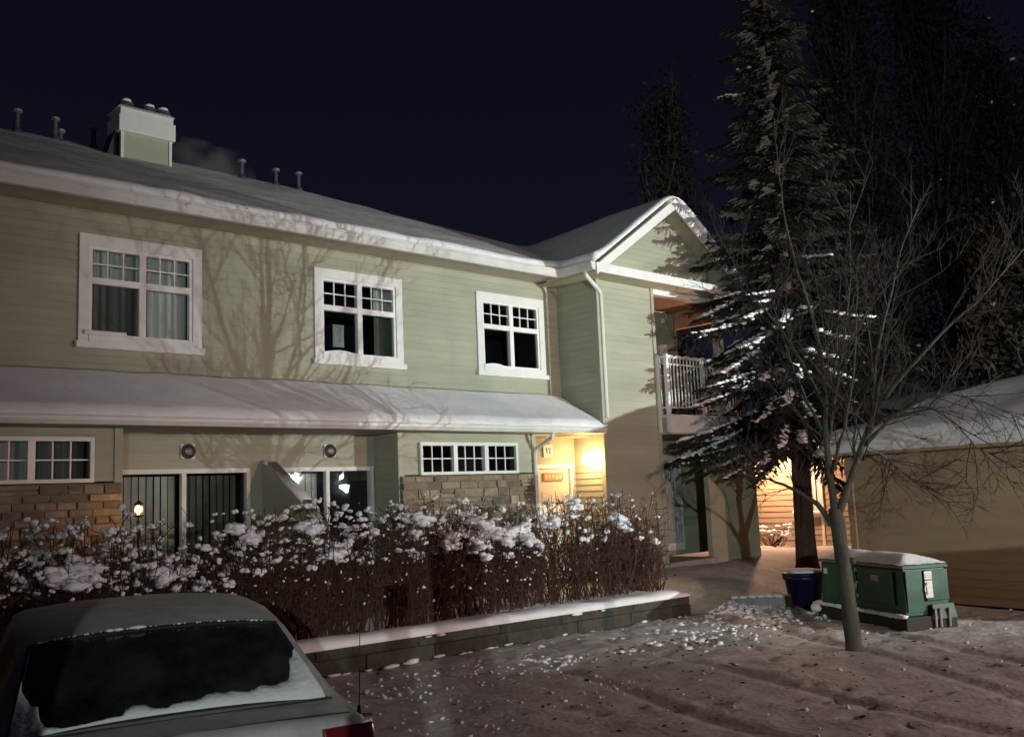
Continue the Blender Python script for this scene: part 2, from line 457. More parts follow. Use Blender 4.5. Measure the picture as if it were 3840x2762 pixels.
def upper_window(X0, style):
    fr = MB(); y0, y1 = YF - 0.045, YF + 0.05
    zt, zb = 5.534, 4.13
    fr.box(X0, X0+WW, y0, YF, zt-0.15, zt)                                # head casing
    fr.box(X0, X0+0.125, y0, YF, zb, zt-0.15); fr.box(X0+WW-0.125, X0+WW, y0, YF, zb, zt-0.15)
    w = fr.build('window', M['white'], house)
    s = MB(); s.box(X0-0.035, X0+WW+0.035, YF-0.085, YF, 4.045, 4.13)
    s.build('sill', M['white'], w, bevel=0.006)
    s = MB(); s.box(X0+0.125, X0+WW-0.125, YF-0.06, YF+0.02, 4.13, 4.215); s.build('sill_ledge', M['white'], w, bevel=0.005)
    v = MB(); gx0, gx1 = X0+0.125, X0+WW-0.125; gz0, gz1 = 4.215, zt-0.15
    cx = (gx0+gx1)/2
    v.box(gx0, gx0+0.045, y0+.02, y1, gz0, gz1); v.box(gx1-0.045, gx1, y0+.02, y1, gz0, gz1)
    v.box(gx0+.045, gx1-.045, y0+.02, y1, gz1-0.04, gz1); v.box(gx0+.045, gx1-.045, y0+.02, y1, gz0, gz0+0.03)
    v.box(cx-0.045, cx+0.045, y0+.012, y1, gz0+.03, gz1-.04)
    zr = 4.93
    v.box(gx0+.045, cx-.045, y0+.016, y1, zr-0.042, zr+0.042); v.box(cx+.045, gx1-.045, y0+.016, y1, zr-0.042, zr+0.042)
    v.build('sash_frame', M['vinyl'], w)
    yp = YF + 0.012
    for a, b, side in ((gx0+.045, cx-.045, 0), (cx+.045, gx1-.045, 1)):
        zu0, zu1 = zr+.042, gz1-.04
        for k in (1, 2):
            g = MB(); xm = a + (b-a)*k/3; g.box(xm-.009, xm+.009, yp-.012, yp+.012, zu0, zu1); g.build('muntin', M['vinyl'], w)
        zmid = (zu0+zu1)/2
        for k in range(3):
            g = MB(); p = a + (b-a)*k/3 + (.009 if k else 0); q = a + (b-a)*(k+1)/3 - (.009 if k < 2 else 0)
            g.box(p, q, yp-.0115, yp+.0115, zmid-.009, zmid+.009); g.build('muntin', M['vinyl'], w)
            for (u0, u1) in ((zu0, zmid-.009), (zmid+.009, zu1)):
                g = MB(); g.quad((p, yp, u0), (q, yp, u0), (q, yp, u1), (p, yp, u1)); g.build('pane', M['glass'], w, fix=False)
        g = MB(); g.quad((a, yp+.012, gz0+.03), (b, yp+.012, gz0+.03), (b, yp+.012, zr-.042), (a, yp+.012, zr-.042))
        dim = (style == 'curtain' and side == 0) or (style != 'curtain' and side == 1)
        g.build('pane', M['screen'] if dim else M['glass'], w, fix=False)
    if style == 'curtain':
        c = MB(); wavy(c, gx0+.02, gx1-.02, YF+0.13, gz0+.02, gz1, 0.022, 11, 90); c.build('curtain', M['curtain'], w, smooth=True)
        sn = MB(); sn.box(X0+.06, X0+.60, YF-.085, YF-.01, 4.215, 4.275); sn.build('sill_snow', M['snow'], w, bevel=0.02, smooth=True)
    else:
        sn = MB()
        n = 14; L0, L1 = (gx0, gx0+.95) if style == 'plain' else (gx0, gx1)
        top = []; 
        for i in range(n+1):
            x = L0 + (L1-L0)*i/n; top.append((x, 4.215 + 0.012 + 0.05*math.exp(-((i-3)/2.5)**2) + 0.02*noise.noise(Vector((x*5, 1, 2)))))
        poly = [(x, YF-.075, z) for x, z in top] + [(L1, YF-.075, 4.212), (L0, YF-.075, 4.212)]
        sn.prism(poly, (0, .075, 0)); sn.build('sill_snow', M['snow'], w)
    if style == 'room':
        b = MB(); b.box(gx0+.50, gx0+.70, YF+.45, YF+.47, 4.42, 4.78); b.build('picture_frame', M['curtain'], w)
        b = MB(); wavy(b, gx1-.26, gx1+.12, YF+.22, gz0+.02, gz1, .02, 5, 40); b.build('curtain', M['blind'], w, smooth=True)
    return w
for X0, st in zip(WINX, ('curtain', 'room', 'plain')): upper_window(X0, st)

# dark rooms behind the glass
it = MB()
it.quad((-1, 13.9, 0.4), (12.7, 13.9, 0.4), (12.7, 13.9, 6.0), (-1, 13.9, 6.0))
it.quad((-1, 12.62, 3.2), (12.7, 12.62, 3.2), (12.7, 13.9, 3.2), (-1, 13.9, 3.2))
it.quad((-1, 12.62, 5.88), (12.7, 12.62, 5.88), (12.7, 13.9, 5.88), (-1, 13.9, 5.88))
it.quad((-1, 12.5, 0.4), (-1, 13.9, 0.4), (-1, 13.9, 6.0), (-1, 12.5, 6.0))
it.quad((12.7, 12.62, 0.4), (12.7, 13.9, 0.4), (12.7, 13.9, 6.0), (12.7, 12.62, 6.0))
it.build('room_wall', M['dark'], house, fix=False)

# lower storey: two bays that stand forward, a recess between them ----------
def stone_wall(parent, x0, x1, z0, z1, y):
    b = MB(); b.box(x0, x1, y-0.02, y+0.08, z0, z1); w = b.build('stone_wall', M['mortar'], parent)
    z = z1 - 0.012; row = 0
    while z > z0 + 0.02:
        h = random.choice((0.085, 0.11, 0.135)); zb = max(z - h, z0)
        x = x0 + 0.004
        while x < x1 - 0.02:
            L = rr(0.16, 0.46); xe = min(x + L, x1 - 0.004)
            if x1 - xe < 0.09: xe = x1 - 0.004
            if rnd() < 0.25 and h > 0.1:      # split into two thin stones
                zm = zb + (z - zb)*rr(.4, .6); parts = [(zb, zm-.006), (zm+.006, z)]
            else: parts = [(zb, z)]
            for p, q in parts:
                d = rr(0.045, 0.075); j = lambda s=.004: rr(-s, s)
                s = MB(); g = 0.006
                s.hexa([(x+g, y-.02, p+g), (xe-g, y-.02, p+g), (xe-g, y-.021, p+g), (x+g, y-.021, p+g)] if False else
                       [(x+g+j(), y-d+j(.008), p+g+j()), (xe-g+j(), y-d+j(.008), p+g+j()), (xe-g, y-.015, p+g), (x+g, y-.015, p+g),
                        (x+g+j(), y-d+j(.008), q-g+j()), (xe-g+j(), y-d+j(.008), q-g+j()), (xe-g, y-.015, q-g), (x+g, y-.015, q-g)])
                s.build('stone', M['stone'], w)
            x = xe + 0.004
        z = zb - 0.004; row += 1
    return w

def strip_window(parent, X0, X1, z0, z1, y, n=3, blinds=True):
    fr = MB()
    fr.box(X0, X1, y-.05, y, z1-.05, z1); fr.box(X0, X1, y-.055, y, z0, z0+.045)
    fr.box(X0, X0+.045, y-.05, y, z0+.045, z1-.05); fr.box(X1-.045, X1, y-.05, y, z0+.045, z1-.05)
    w = fr.build('window', M['white'], parent)
    a0, a1 = X0+.045, X1-.045; wd = (a1-a0)/n
    for k in range(1, n):
        g = MB(); xm = a0+wd*k; g.box(xm-.04, xm+.04, y-.045, y+.04, z0+.045, z1-.05); g.build('mullion', M['vinyl'], w)
    yp = y+.015
    for k in range(n):
        p = a0+wd*k+(.04 if k else 0.012); q = a0+wd*(k+1)-(.04 if k < n-1 else 0.012)
        g = MB(); g.quad((p-.012, yp, z0+.045), (q+.012, yp, z0+.045), (q+.012, yp, z1-.05), (p-.012, yp, z1-.05)); g.build('pane', M['screen'] if k != 1 else M['glass'], w, fix=False)
        for i in (1, 2):
            g = MB(); xm = p+(q-p)*i/3; g.box(xm-.008, xm+.008, yp-.02, yp-.002, z0+.045, z1-.05); g.build('muntin', M['vinyl'], w)
        for i in range(3):
            g = MB(); u = p+(q-p)*i/3+(.008 if i else -.01); v = p+(q-p)*(i+1)/3-(.008 if i < 2 else -.01); zm = (z0+z1)/2
            g.box(u, v, yp-.019, yp-.003, zm-.008, zm+.008); g.build('muntin', M['vinyl'], w)
    if blinds:
        c = MB(); wavy(c, a0, a1, y+.16, z0+.03, z1-.03, .012, 16, 90); c.build('curtain', M['curtain'], w, smooth=True)
    return w

# left bay
siding_wall('lower_wall', house, (-1.0, YL), (1, 0), (0, -1), 5.36, 2.34, 2.98, [(3.11, 5.07, 2.345, 2.85)])
strip_window(house, 2.07, 4.11, 2.33, 2.865, YL-.02)
stone_wall(house, -1.0, 4.445, 0.40, 2.32, YL)
t = MB(); t.box(4.36, 4.455, YL-.035, YL+.06, 2.325, 2.98); t.build('corner_trim', M['siding'], house)
t = MB(); t.box(4.36, 4.44, YL+.0, YF, 0.40, 2.98); t.build('side_wall', M['siding'], house)
# right bay
siding_wall('lower_wall', house, (8.60, YL), (1, 0), (0, -1), 2.80, 2.34, 2.98, [(.40, 2.36, 2.345, 2.82)])
strip_window(house, 8.96, 11.00, 2.33, 2.835, YL-.02, blinds=False)
stone_wall(house, 8.61, 11.40, 0.40, 2.32, YL)
t = MB(); t.box(8.56, 8.65, YL-.035, YL+.05, 2.325, 2.98); t.build('corner_trim', M['siding'], house)
t = MB(); t.box(11.36, 11.45, YL-.035, YL+.4, 2.325, 2.98); t.build('corner_trim', M['siding'], house)
siding_wall('side_wall', house, (8.60, YF), (0, -1), (-1, 0), YF-YL, 0.40, 2.98, m=M['siding'])
# recess back wall
siding_wall('patio_wall', house, (4.40, YF), (1, 0), (0, -1), 4.20, 0.40, 3.02, [(.12, 2.07, .45, 2.46), (2.50, 4.19, .45, 2.46)])

def patio_door(X0, X1, split, blind_left, blind_right):
    z1, z0 = 2.50, 0.45; y = YF
    fr = MB(); fr.box(X0, X1, y-.05, y+.06, z1-.06, z1); fr.box(X0, X0+.05, y-.05, y+.06, z0, z1-.06); fr.box(X1-.055, X1, y-.05, y+.06, z0, z1-.06)
    fr.box(split-.03, split+.03, y-.03, y+.05, z0, z1-.06)
    d = fr.build('patio_door', M['white'], house)
    for a, b in ((X0+.05, split-.03), (split+.03, X1-.055)):
        g = MB(); g.quad((a, y+.02, z0), (b, y+.02, z0), (b, y+.02, z1-.06), (a, y+.02, z1-.06))
        g.build('pane', M['glass'] if (a < split) == blind_left or not blind_right else M['screen'], d, fix=False)
    x = X0+.07
    while x < X1-.1:
        if (x < split-.06 and blind_left) or (x > split+.02 and blind_right):
            ang = rr(.10, .34) ; wd = .0475
            s = MB(); c, sn = math.cos(ang)*wd, math.sin(ang)*wd
            s.add([(x-c, y+.13-sn, z0+.05), (x, y+.142, z0+.05), (x+c, y+.13+sn, z0+.05), (x-c, y+.13-sn, z1-.09), (x, y+.142, z1-.09), (x+c, y+.13+sn, z1-.09)], [(0, 1, 4, 3), (1, 2, 5, 4)])
            s.build('blind_slat', M['blind'], d, fix=False)
        x += .098
    return d
patio_door(4.56, 6.47, 5.52, True, True)
patio_door(6.94, 8.55, 7.74, True, False)
b = MB(); b.box(4.4, 8.6, 11.0, YF, 0.36, 0.43); b.build('patio_slab', M['concrete'], house)

def round_vent(x, z):
    v = MB(); v.box(x-.10, x+.10, YF-.035, YF-.02, z-.10, z+.10); o = v.build('wall_vent', M['white'], house, bevel=.008)
    r = MB(); pts = [(x+.085*math.cos(a), YF-.05, z+.085*math.sin(a)) for a in [i*math.pi/10 for i in range(21)]]
    r.tube(pts, .017, 6, cap=False); r.build('vent_ring', M['ink'], o, smooth=True)
    h = MB(); h.lathe((0, 0, 0), [(.07, 0), (.05, .03), (.0001, .045)], 14)
    h.v = [(x+a, YF-.038-c, z+b_) for a, b_, c in h.v]; h.build('vent_hood', M['metal'], o, smooth=True)
round_vent(5.57, 2.735); round_vent(7.78, 2.74)

# screen wall between the two patios, its top sloping down towards the garden
wg = MB(); prof = [(YF-.03, 0.42), (YF-.03, 2.56), (12.3, 2.53), (11.35, 1.98), (11.18, 1.86), (11.1, 1.70), (11.1, 0.42)]
wg.prism([(6.66, y, z) for y, z in prof], (.14, 0, 0)); ws = wg.build('patio_screen', M['siding'], house, bevel=.01)
cp = MB(); top = prof[1:6]; n = len(top)
for (ya, za), (yb, zb) in zip(top[:-1], top[1:]):
    cp.hexa([(6.645, ya, za+.002), (6.815, ya, za+.002), (6.815, yb, zb+.002), (6.645, yb, zb+.002), (6.66, ya, za+.05), (6.80, ya, za+.05), (6.80, yb, zb+.055), (6.66, yb, zb+.055)])
cp.build('screen_snow', M['snow'], ws, smooth=True)

# entry alcove ----------------------------------------------------------------
YA = 12.24
siding_wall('alcove_wall', house, (11.40, YA), (1, 0), (0, -1), XT-11.40, 0.45, 2.98, [(.44, 1.34, .45, 2.46)])
siding_wall('alcove_wall', house, (XT, YA), (0, -1), (-1, 0), YA-YT-.03, 0.45, 3.02)
t = MB(); t.box(11.40, 11.48, YL, YA, 0.45, 2.98); t.build('side_wall', M['siding'], house)
c = MB(); c.box(11.36, XT, YL-.05, YA, 2.955, 2.99); c.build('alcove_ceiling', M['soffit'], house)
df = MB(); df.box(11.80, 11.87, YA-.05, YA, .45, 2.48); df.box(12.66, 12.73, YA-.05, YA, .45, 2.48); df.box(11.87, 12.66, YA-.05, YA, 2.41, 2.48)
dfo = df.build('entry_door', M['white'], house)
d = MB(); d.box(11.875, 12.655, YA+.0, YA+.045, .46, 2.405); dl = d.build('door_leaf', M['door'], dfo)
for (a, b_, p, q) in ((11.96, 12.24, 1.25, 2.0), (12.30, 12.57, 1.25, 2.0), (11.96, 12.24, .6, 1.1), (12.30, 12.57, .6, 1.1)):
    k = MB(); k.box(a, b_, YA-.012, YA-.002, p, q); k.build('door_panel', M['door'], dfo, bevel=.004)
k = MB(); k.blob((12.59, YA-.05, 1.42), .03, 2, 0); k.build('door_knob', M['metal'], dfo, smooth=True)
pl = MB(); pl.box(12.005, 12.235, YA-.045, YA-.026, 2.61, 2.835); po = pl.build('number_plaque', M['label'], house, bevel=.006)
tx = bpy.data.curves.new('unit_number', 'FONT'); tx.body = '12'; tx.size = .14; tx.align_x = 'CENTER'; tx.align_y = 'CENTER'; tx.extrude = .002
tmp = bpy.data.objects.new('unit_number_text', tx); COL.objects.link(tmp)
bpy.context.view_layer.update()
tme = bpy.data.meshes.new_from_object(tmp.evaluated_get(bpy.context.evaluated_depsgraph_get()))
bpy.data.objects.remove(tmp)
to = bpy.data.objects.new('unit_number', tme); COL.objects.link(to); tme.materials.clear(); tme.materials.append(M['ink'])
to.parent = po; to.location = (12.12, YA-.05, 2.722); to.rotation_euler = (math.pi/2, 0, 0)

ds = empty('door_sign', (12.24, YA-.03, 2.26), 'small brown strip sign with faded marks on the cream entry door', 'sign')
s = MB(); s.box(11.99, 12.49, YA-.03, YA-.012, 2.19, 2.335); s.build('sign_board', M['signbrown'], ds, bevel=.004)
s = MB()
for i in range(5): 
    x = 12.03 + i*.088; s.box(x, x+.055-.008*(i % 2), YA-.034, YA-.0305, 2.225+.006*(i % 3), 2.30)
s.build('sign_marks', M['signmark'], ds)

GL = Vector((XT-.20, 11.73, 2.545))
pg = empty('porch_light', GL, 'lit round globe light on the alcove side wall beside the entry door', 'wall lamp')
s = MB(); s.blob(GL, .105, 3, 0); s.build('globe', emit_mat('lit_globe', (1.0, 0.60, 0.25), GLOBE_W), pg, smooth=True)
s = MB(); s.tube([GL+Vector((.185, 0, .0)), GL+Vector((.165, 0, 0))], [.06, .06], 14); s.tube([GL+Vector((.17, 0, 0)), GL+Vector((.095, 0, 0))], [.03, .045], 12); s.build('bracket', M['white'], pg)

# wing with the gable -----------------------------------------------------------
siding_wall('wing_side_wall', house, (XT, YF), (0, -1), (-1, 0), YF-YT, 3.03, 5.86)
siding_wall('wing_front_wall', house, (XT, YT), (1, 0), (0, -1), 14.41-XT, 0.40, 5.80)
t = MB(); t.box(XT-.04, XT+.055, YT-.04, YT+.055, .42, 5.80); t.build('corner_trim', M['siding'], house)
t = MB(); t.box(14.36, 14.44, YT-.04, YT+.06, .42, 5.80); t.build('corner_trim', M['siding'], house)
# beam over the balcony opening and the column
b = MB(); b.box(14.44, XR+.06, YT-.035, YT+.12, 5.70, 5.83); b.build('balcony_beam', M['white'], house)
b = MB(); b.box(XR-.11, XR+.06, YT-.03, YT+.13, 3.37, 5.70); b.build('balcony_column', M['white'], house, bevel=.008)
siding_wall('balcony_wall', house, (14.40, 12.64), (1, 0), (0, -1), XR-14.40, 3.37, 5.70, [(.25, 1.30, 3.42, 5.40)])
g = MB(); g.quad((14.65, 12.66, 3.42), (15.70, 12.66, 3.42), (15.70, 12.66, 5.40), (14.65, 12.66, 5.40)); g.build('balcony_door', M['carglass'], house, fix=False)
g = MB(); g.box(16.02, 16.22, 12.57, 12.62, 4.55, 5.0); g.build('balcony_wall_vent', M['white'], house)
b = MB(); b.box(XR-.10, XR+.04, YT+.13, 12.64, 5.36, 5.72); b.build('balcony_side_beam', M['orange_lit'], house)
b = MB(); b.box(14.42, XR, YT+.12, 12.64, 5.72, 5.76); b.build('balcony_ceiling', M['orange_lit'], house)
b = MB(); b.box(14.36, 14.40, YT+.05, 12.7, 3.3, 5.76); b.build('balcony_side_wall', M['siding'], house)
# balcony slab and railing, standing forward of the wall
YB = 11.24
b = MB(); b.box(14.40, XR+.1, YB-.03, 12.64, 2.98, 3.30); b.build('balcony_slab', M['soffit'], house, bevel=.006)
b = MB(); b.box(14.37, XR+.13, YB-.06, YB-.035, 3.0, 3.33); b.build('balcony_fascia', M['gutter'], house)
sn = MB()
sn.box(14.45, XR+.05, YB-.02, YB+.35, 3.302, 3.36); sn.build('balcony_snow', M['snow'], house, bevel=.02, smooth=True)
rl = MB(); rl.box(14.40, XR+.12, YB-.02, YB+.02, 4.43, 4.47); rl.box(14.40, XR+.12, YB-.015, YB+.015, 3.47, 3.50); rl.box(14.40, XR+.12, YB-.012, YB+.012, 4.30, 4.325)
rl.box(14.40, 14.44, YB, YT, 4.43, 4.47); rl.box(14.40, 14.44, YB, YT, 3.47, 3.50)
rl.box(XR+.08, XR+.12, YB, 12.6, 4.43, 4.47); rl.box(XR+.08, XR+.12, YB, 12.6, 3.47, 3.50)
rail = rl.build('balcony_railing', M['white'], house)
for (x, y) in ((14.42, YB), (14.42, YT-.06), (XR+.1, YB), (15.55, YB)):
    p = MB(); p.box(x-.035, x+.035, y-.035, y+.035, 3.02 if x < 14.5 else 3.33, 4.50); p.build('railing_post', M['white'], rail, bevel=.004)
x = 14.54
while x < XR+.05:
    if abs(x-15.55) > .05:
        p = MB(); p.box(x-.009, x+.009, YB-.009, YB+.009, 3.50, 4.43); p.build('baluster', M['white'], rail)
    x += .105
y = YB+.12
while y < 12.55:
    p = MB(); p.box(XR+.091, XR+.109, y-.009, y+.009, 3.50, 4.43); p.build('baluster', M['white'], rail)
    y += .105
sn = MB()
for i in range(9):
    x0 = 14.45+i*.26; sn.blob((x0+.1, YB, 4.475), .09, 1, .3, (1.3, .3, .28))
sn.build('railing_snow', M['snow'], rail, smooth=True)
# ground-floor recess below the balcony, pier at its right
siding_wall('recess_wall', house, (14.40, 12.60), (1, 0), (0, -1), 3.20, 0.60, 2.98, [(1.36, 2.0, .72, 2.62)])
g = MB(); g.box(15.76, 16.40, 12.57, 12.60, .70, 2.66); rd = g.build('recess_door', M['white'], house, bevel=.006)
for i in range(6):
    g = MB(); g.box(15.84+.085*i, 15.84+.085*i+.06, 12.556, 12.568, .85, 2.55); g.build('blind_slat', M['blind'], rd)
siding_wall('pier_wall', house, (15.86, YT), (1, 0), (0, -1), 1.66, 0.40, 3.0, m=M['siding'])
g = MB(); g.box(17.40, 17.52, YT+.02, 12.7, .40, 3.0); g.build('pier_side_wall', M['siding'], house)
g = MB(); g.box(14.40, 15.9, YT-.1, 12.6, .40, .60); g.build('recess_step', M['concrete'], house, bevel=.01)

# eaves, gutters, soffits ---------------------------------------------------------
def gutter_x(name, x0, x1, y, z0, z1, d=.11):
    g = MB(); prof = [(y+d, z0), (y+.03, z0), (y+.004, z0+.05), (y, z1-.03), (y-.012, z1-.025), (y-.012, z1), (y+.02, z1), (y+d, z1-.01)]
    g.prism([(x0, a, b_) for a, b_ in prof], (x1-x0, 0, 0)); return g.build(name, M['gutter'], house)
s = MB(); s.box(-2, 12.33, 11.90, YF, 5.855, 5.885); s.build('soffit', M['soffit'], house)
gutter_x('gutter', -2, 12.30, 11.80, 5.825, 5.965)
g = MB(); prof = [(.11, 5.825), (.03, 5.825), (.004, 5.875), (0, 5.935), (-.012, 5.94), (-.012, 5.965), (.02, 5.965), (.11, 5.955)]
g.prism([(12.22+a, 11.80+.0, b_) for a, b_ in prof], (0, -.78, 0)); g.build('gutter', M['gutter'], house)
s = MB(); s.box(12.33, 17.12, 11.04, YT, 5.80, 5.83); s.build('soffit', M['soffit'], house)
s = MB(); s.box(12.33, XT, YT, YF, 5.802, 5.832); s.build('soffit', M['soffit'], house)
s = MB(); s.box(12.33, 17.13, 10.99, 11.03, 5.79, 5.955); s.build('fascia', M['white'], house)
pr = MB(); pr.prism([(12.5, 11.03, 5.957), (12.5, 11.45, 6.12), (12.5, 11.45, 5.957)], (4.5, 0, 0)); pr.build('pent_roof', M['snow'], house)

# downspout at the wing's inner corner, and the one above the entry
dn = MB(); dn.tube([(12.30, 11.25, 5.84), (12.32, 11.25, 5.76), (12.72, 11.32, 5.55), (12.77, 11.33, 5.47), (12.775, 11.33, 3.26)], .037, 8)
dn.build('downspout', M['gutter'], house, smooth=False)
dn = MB(); dn.tube([(11.42, 11.36, 2.99), (11.42, 11.38, 2.90), (11.40, 11.74, 2.74), (11.40, 11.79, 2.66), (11.40, 11.79, 2.4), (11.40, 11.79, .6)], .035, 8)
dn.build('downspout', M['gutter'], house)
# shed roof over the lower storey
gutter_x('gutter', -2, 12.80, 11.36, 2.985, 3.135)
s = MB(); s.box(-2, 12.80, 11.47, YF, 2.985, 3.015); s.build('soffit', M['soffit'], house)

def smooth_grid(H, nx, ny, ok, it):
    for _ in range(it):
        G = [r[:] for r in H]
        for j in range(ny):
            for i in range(nx):
                if not ok[j][i]: continue
                s_, w = H[j][i]*2, 2
                for dj, di in ((1, 0), (-1, 0), (0, 1), (0, -1)):
                    a, b_ = j+dj, i+di
                    if 0 <= a < ny and 0 <= b_ < nx and ok[a][b_]: s_ += H[a][b_]; w += 1
                G[j][i] = s_/w
        H = G
    return H

def snow_sheet(name, hfun, x0, x1, y0, y1, d, thick, parent, it=3, lip=.07, m=None, wob=.03, dx=None):
    dx = dx or d
    nx, ny = int((x1-x0)/dx)+1, int((y1-y0)/d)+1
    X = [x0+dx*i for i in range(nx)]; Y = [y0+d*j for j in range(ny)]
    B = [[hfun(x, y) for x in X] for y in Y]
    ok = [[B[j][i] is not None for i in range(nx)] for j in range(ny)]
    H = smooth_grid([[0 if b_ is None else b_ for b_ in r] for r in B], nx, ny, ok, it)
    mb = MB(); idx = {}
    def edge(j, i, r):
        for dj in range(-r, r+1):
            for di in range(-r, r+1):
                a, b_ = j+dj, i+di
                if not (0 <= a < ny and 0 <= b_ < nx) or not ok[a][b_]: return True
        return False
    for j in range(ny):
        for i in range(nx):
            if ok[j][i]:
                z = H[j][i] + thick + wob*noise.noise(Vector((X[i]*.8, Y[j]*.8, 7))) + .4*wob*noise.noise(Vector((X[i]*2.6, Y[j]*2.6, 17)))
                if edge(j, i, 1): z -= lip
                idx[(j, i, 1)] = len(mb.v); mb.v.append((X[i], Y[j], z))
                idx[(j, i, 0)] = len(mb.v); mb.v.append((X[i], Y[j], min(B[j][i], z-.02)))
    def has(j, i): return 0 <= j < ny-1 and 0 <= i < nx-1 and ok[j][i] and ok[j][i+1] and ok[j+1][i] and ok[j+1][i+1]
    for j in range(ny-1):
        for i in range(nx-1):
            if not has(j, i): continue
            q = [(j, i), (j, i+1), (j+1, i+1), (j+1, i)]
            mb.f.append(tuple(idx[(*p, 1)] for p in q)); mb.f.append(tuple(idx[(*p, 0)] for p in reversed(q)))
            for (a, b_), nb in (((q[0], q[1]), (j-1, i)), ((q[1], q[2]), (j, i+1)), ((q[2], q[3]), (j+1, i)), ((q[3], q[0]), (j, i-1))):
                if not has(*nb): mb.f.append((idx[(*a, 0)], idx[(*b_, 0)], idx[(*b_, 1)], idx[(*a, 1)]))
    return mb.build(name, m or M['snow'], parent, smooth=True, fix=False)

def main_roof(x, y):
    z = None
    if y >= 11.88 and x <= 16.05 and y <= 23.9:
        z = 5.99 + .45*min(y-11.9, 16.03-x, 23.9-y)
    if y <= 16.5 and 12.24 <= x <= 17.2:
        zt = 5.97 + .69*(2.42-abs(x-14.72))
        zt = min(zt, 5.97 + .62*(16.3-y))
        zt = min(zt, 7.62 - .10*(y-11.0))
        z = zt if z is None else max(z, zt)
    return z
snow_sheet('roof_snow', main_roof, -2.0, 17.2, 10.98, 23.9, .08, .10, house, it=10, lip=.045, dx=.12)
def shed(x, y): return 3.12 + .55*(y-11.42)
snow_sheet('shed_roof_snow', shed, -2.0, 12.82, 11.34, 12.48, .06, .10, house, it=1, lip=.075, dx=.12)
# gable: wall, rake boards, rake soffits
APX, APZ, GEX, GEZ = 14.72, 7.53, 12.36, 5.93
def glim(z): k = (APZ-.12-z)/(APZ-GEZ)*(APX-GEX); return (APX-k-12.30, APX+k-12.30)
siding_wall('gable_wall', house, (12.30, 11.47), (1, 0), (0, -1), 4.84, 5.97, 7.40, limit=glim)
for sgn in (-1, 1):
    P = lambda x, z, y: (APX+sgn*x, y, z)
    rk = MB(); W_ = APX-GEX
    rk.prism([P(0, APZ, 11.0), P(W_+.02, GEZ-.02, 11.0), P(W_+.02, GEZ-.19, 11.0), P(0, APZ-.20, 11.0)], (0, .035, 0)); rk.build('rake_board', M['white'], house)
    rs = MB(); rs.prism([P(0, APZ-.06, 11.035), P(W_, GEZ-.06, 11.035), P(W_, GEZ-.09, 11.035), P(0, APZ-.09, 11.035)], (0, .44, 0)); rs.build('rake_soffit', M['soffit'], house)

# chimney and roof vents ------------------------------------------------------------
ch = MB(); ch.box(6.14, 7.02, 16.5, 16.95, 7.6, 9.0); cho = ch.build('chimney', M['siding'], house)
for x in (6.12, 6.99):
    t = MB(); t.box(x, x+.05, 16.478, 16.53, 7.6, 8.62); t.build('chimney_trim', M['white'], cho)
t = MB(); t.box(6.07, 7.09, 16.43, 17.02, 8.62, 8.93); t.box(6.10, 7.06, 16.46, 16.99, 8.93, 9.06); t.build('chimney_band', M['white'], cho, bevel=.01)
t = MB(); t.hexa([(6.06, 16.43, 9.062), (7.08, 16.43, 9.062), (7.08, 17.02, 9.062), (6.06, 17.02, 9.062), (6.12, 16.52, 9.13), (7.03, 16.52, 9.13), (7.03, 16.95, 9.13), (6.12, 16.95, 9.13)]); t.build('chimney_snow', M['snow'], cho, smooth=False)
t = MB(); t.prism([(5.84, 16.62, 7.9), (6.14, 16.62, 8.9), (6.14, 16.62, 7.9)], (0, .35, 0)); t.build('chimney_cricket', M['shingle'], cho)
for x in (6.30, 6.72, 6.98):
    t = MB(); t.lathe((x, 16.75, 9.08), [(.09, 0), (.09, .12), (.13, .14), (.13, .18), (.08, .20)], 12); f = t.build('flue_cap', M['pipe'], cho)
    t = MB(); t.blob((x, 16.75, 9.30), .10, 2, .15, (1, 1, .55)); t.build('flue_snow', M['snow'], f, smooth=True)
for i, (x, h) in enumerate(((4.65, .42), (5.27, .42), (5.36, .26), (5.93, .42), (8.84, .40), (9.60, .37), (10.13, .40))):
    z0 = 8.50 if i != 2 else 8.46; y = 17.3
    if x > 9.7: z0 = 8.50
    t = MB(); t.lathe((x, y, z0-.25), [(.10, 0), (.10, .26), (.045, .34), (.042, .25+h-.05)], 10); f = t.build('roof_vent', M['pipe'], house)
    t = MB(); t.lathe((x, y, z0+h-.06), [(.04, 0), (.085, .01), (.085, .05), (.04, .07)], 10); t.build('vent_cap', M['metal'], f)

# ------------------------------------------------------------------ retaining wall with its snow
rw = empty('retaining_wall', (8, 9.6, 0), 'low dark block retaining wall with a flat snow cap below the shrub row', 'retaining wall')
for (za, zc, off, l0, l1) in ((.03, .195, .0, .8, 1.25), (.203, .318, .012, 1.0, 1.5)):
    x = -1.5
    while x < 12.2:
        L = rr(l0, l1); xe = min(x+L, 12.25)
        if 12.25-xe < .3: xe = 12.25
        y = wall_y(x)+off; ye = wall_y(xe)+off
        j = lambda s_=.006: rr(-s_, s_)
        b = MB(); b.hexa([(x+.005, y+j(), za), (xe-.005, ye+j(), za), (xe-.005, ye+.26, za), (x+.005, y+.26, za),
                          (x+.005, y+.008+j(), zc+j(.003)), (xe-.005, ye+.008+j(), zc+j(.003)), (xe-.005, ye+.26, zc), (x+.005, y+.26, zc)])
        b.build('wall_block', M['block'], rw, bevel=.009); x = xe
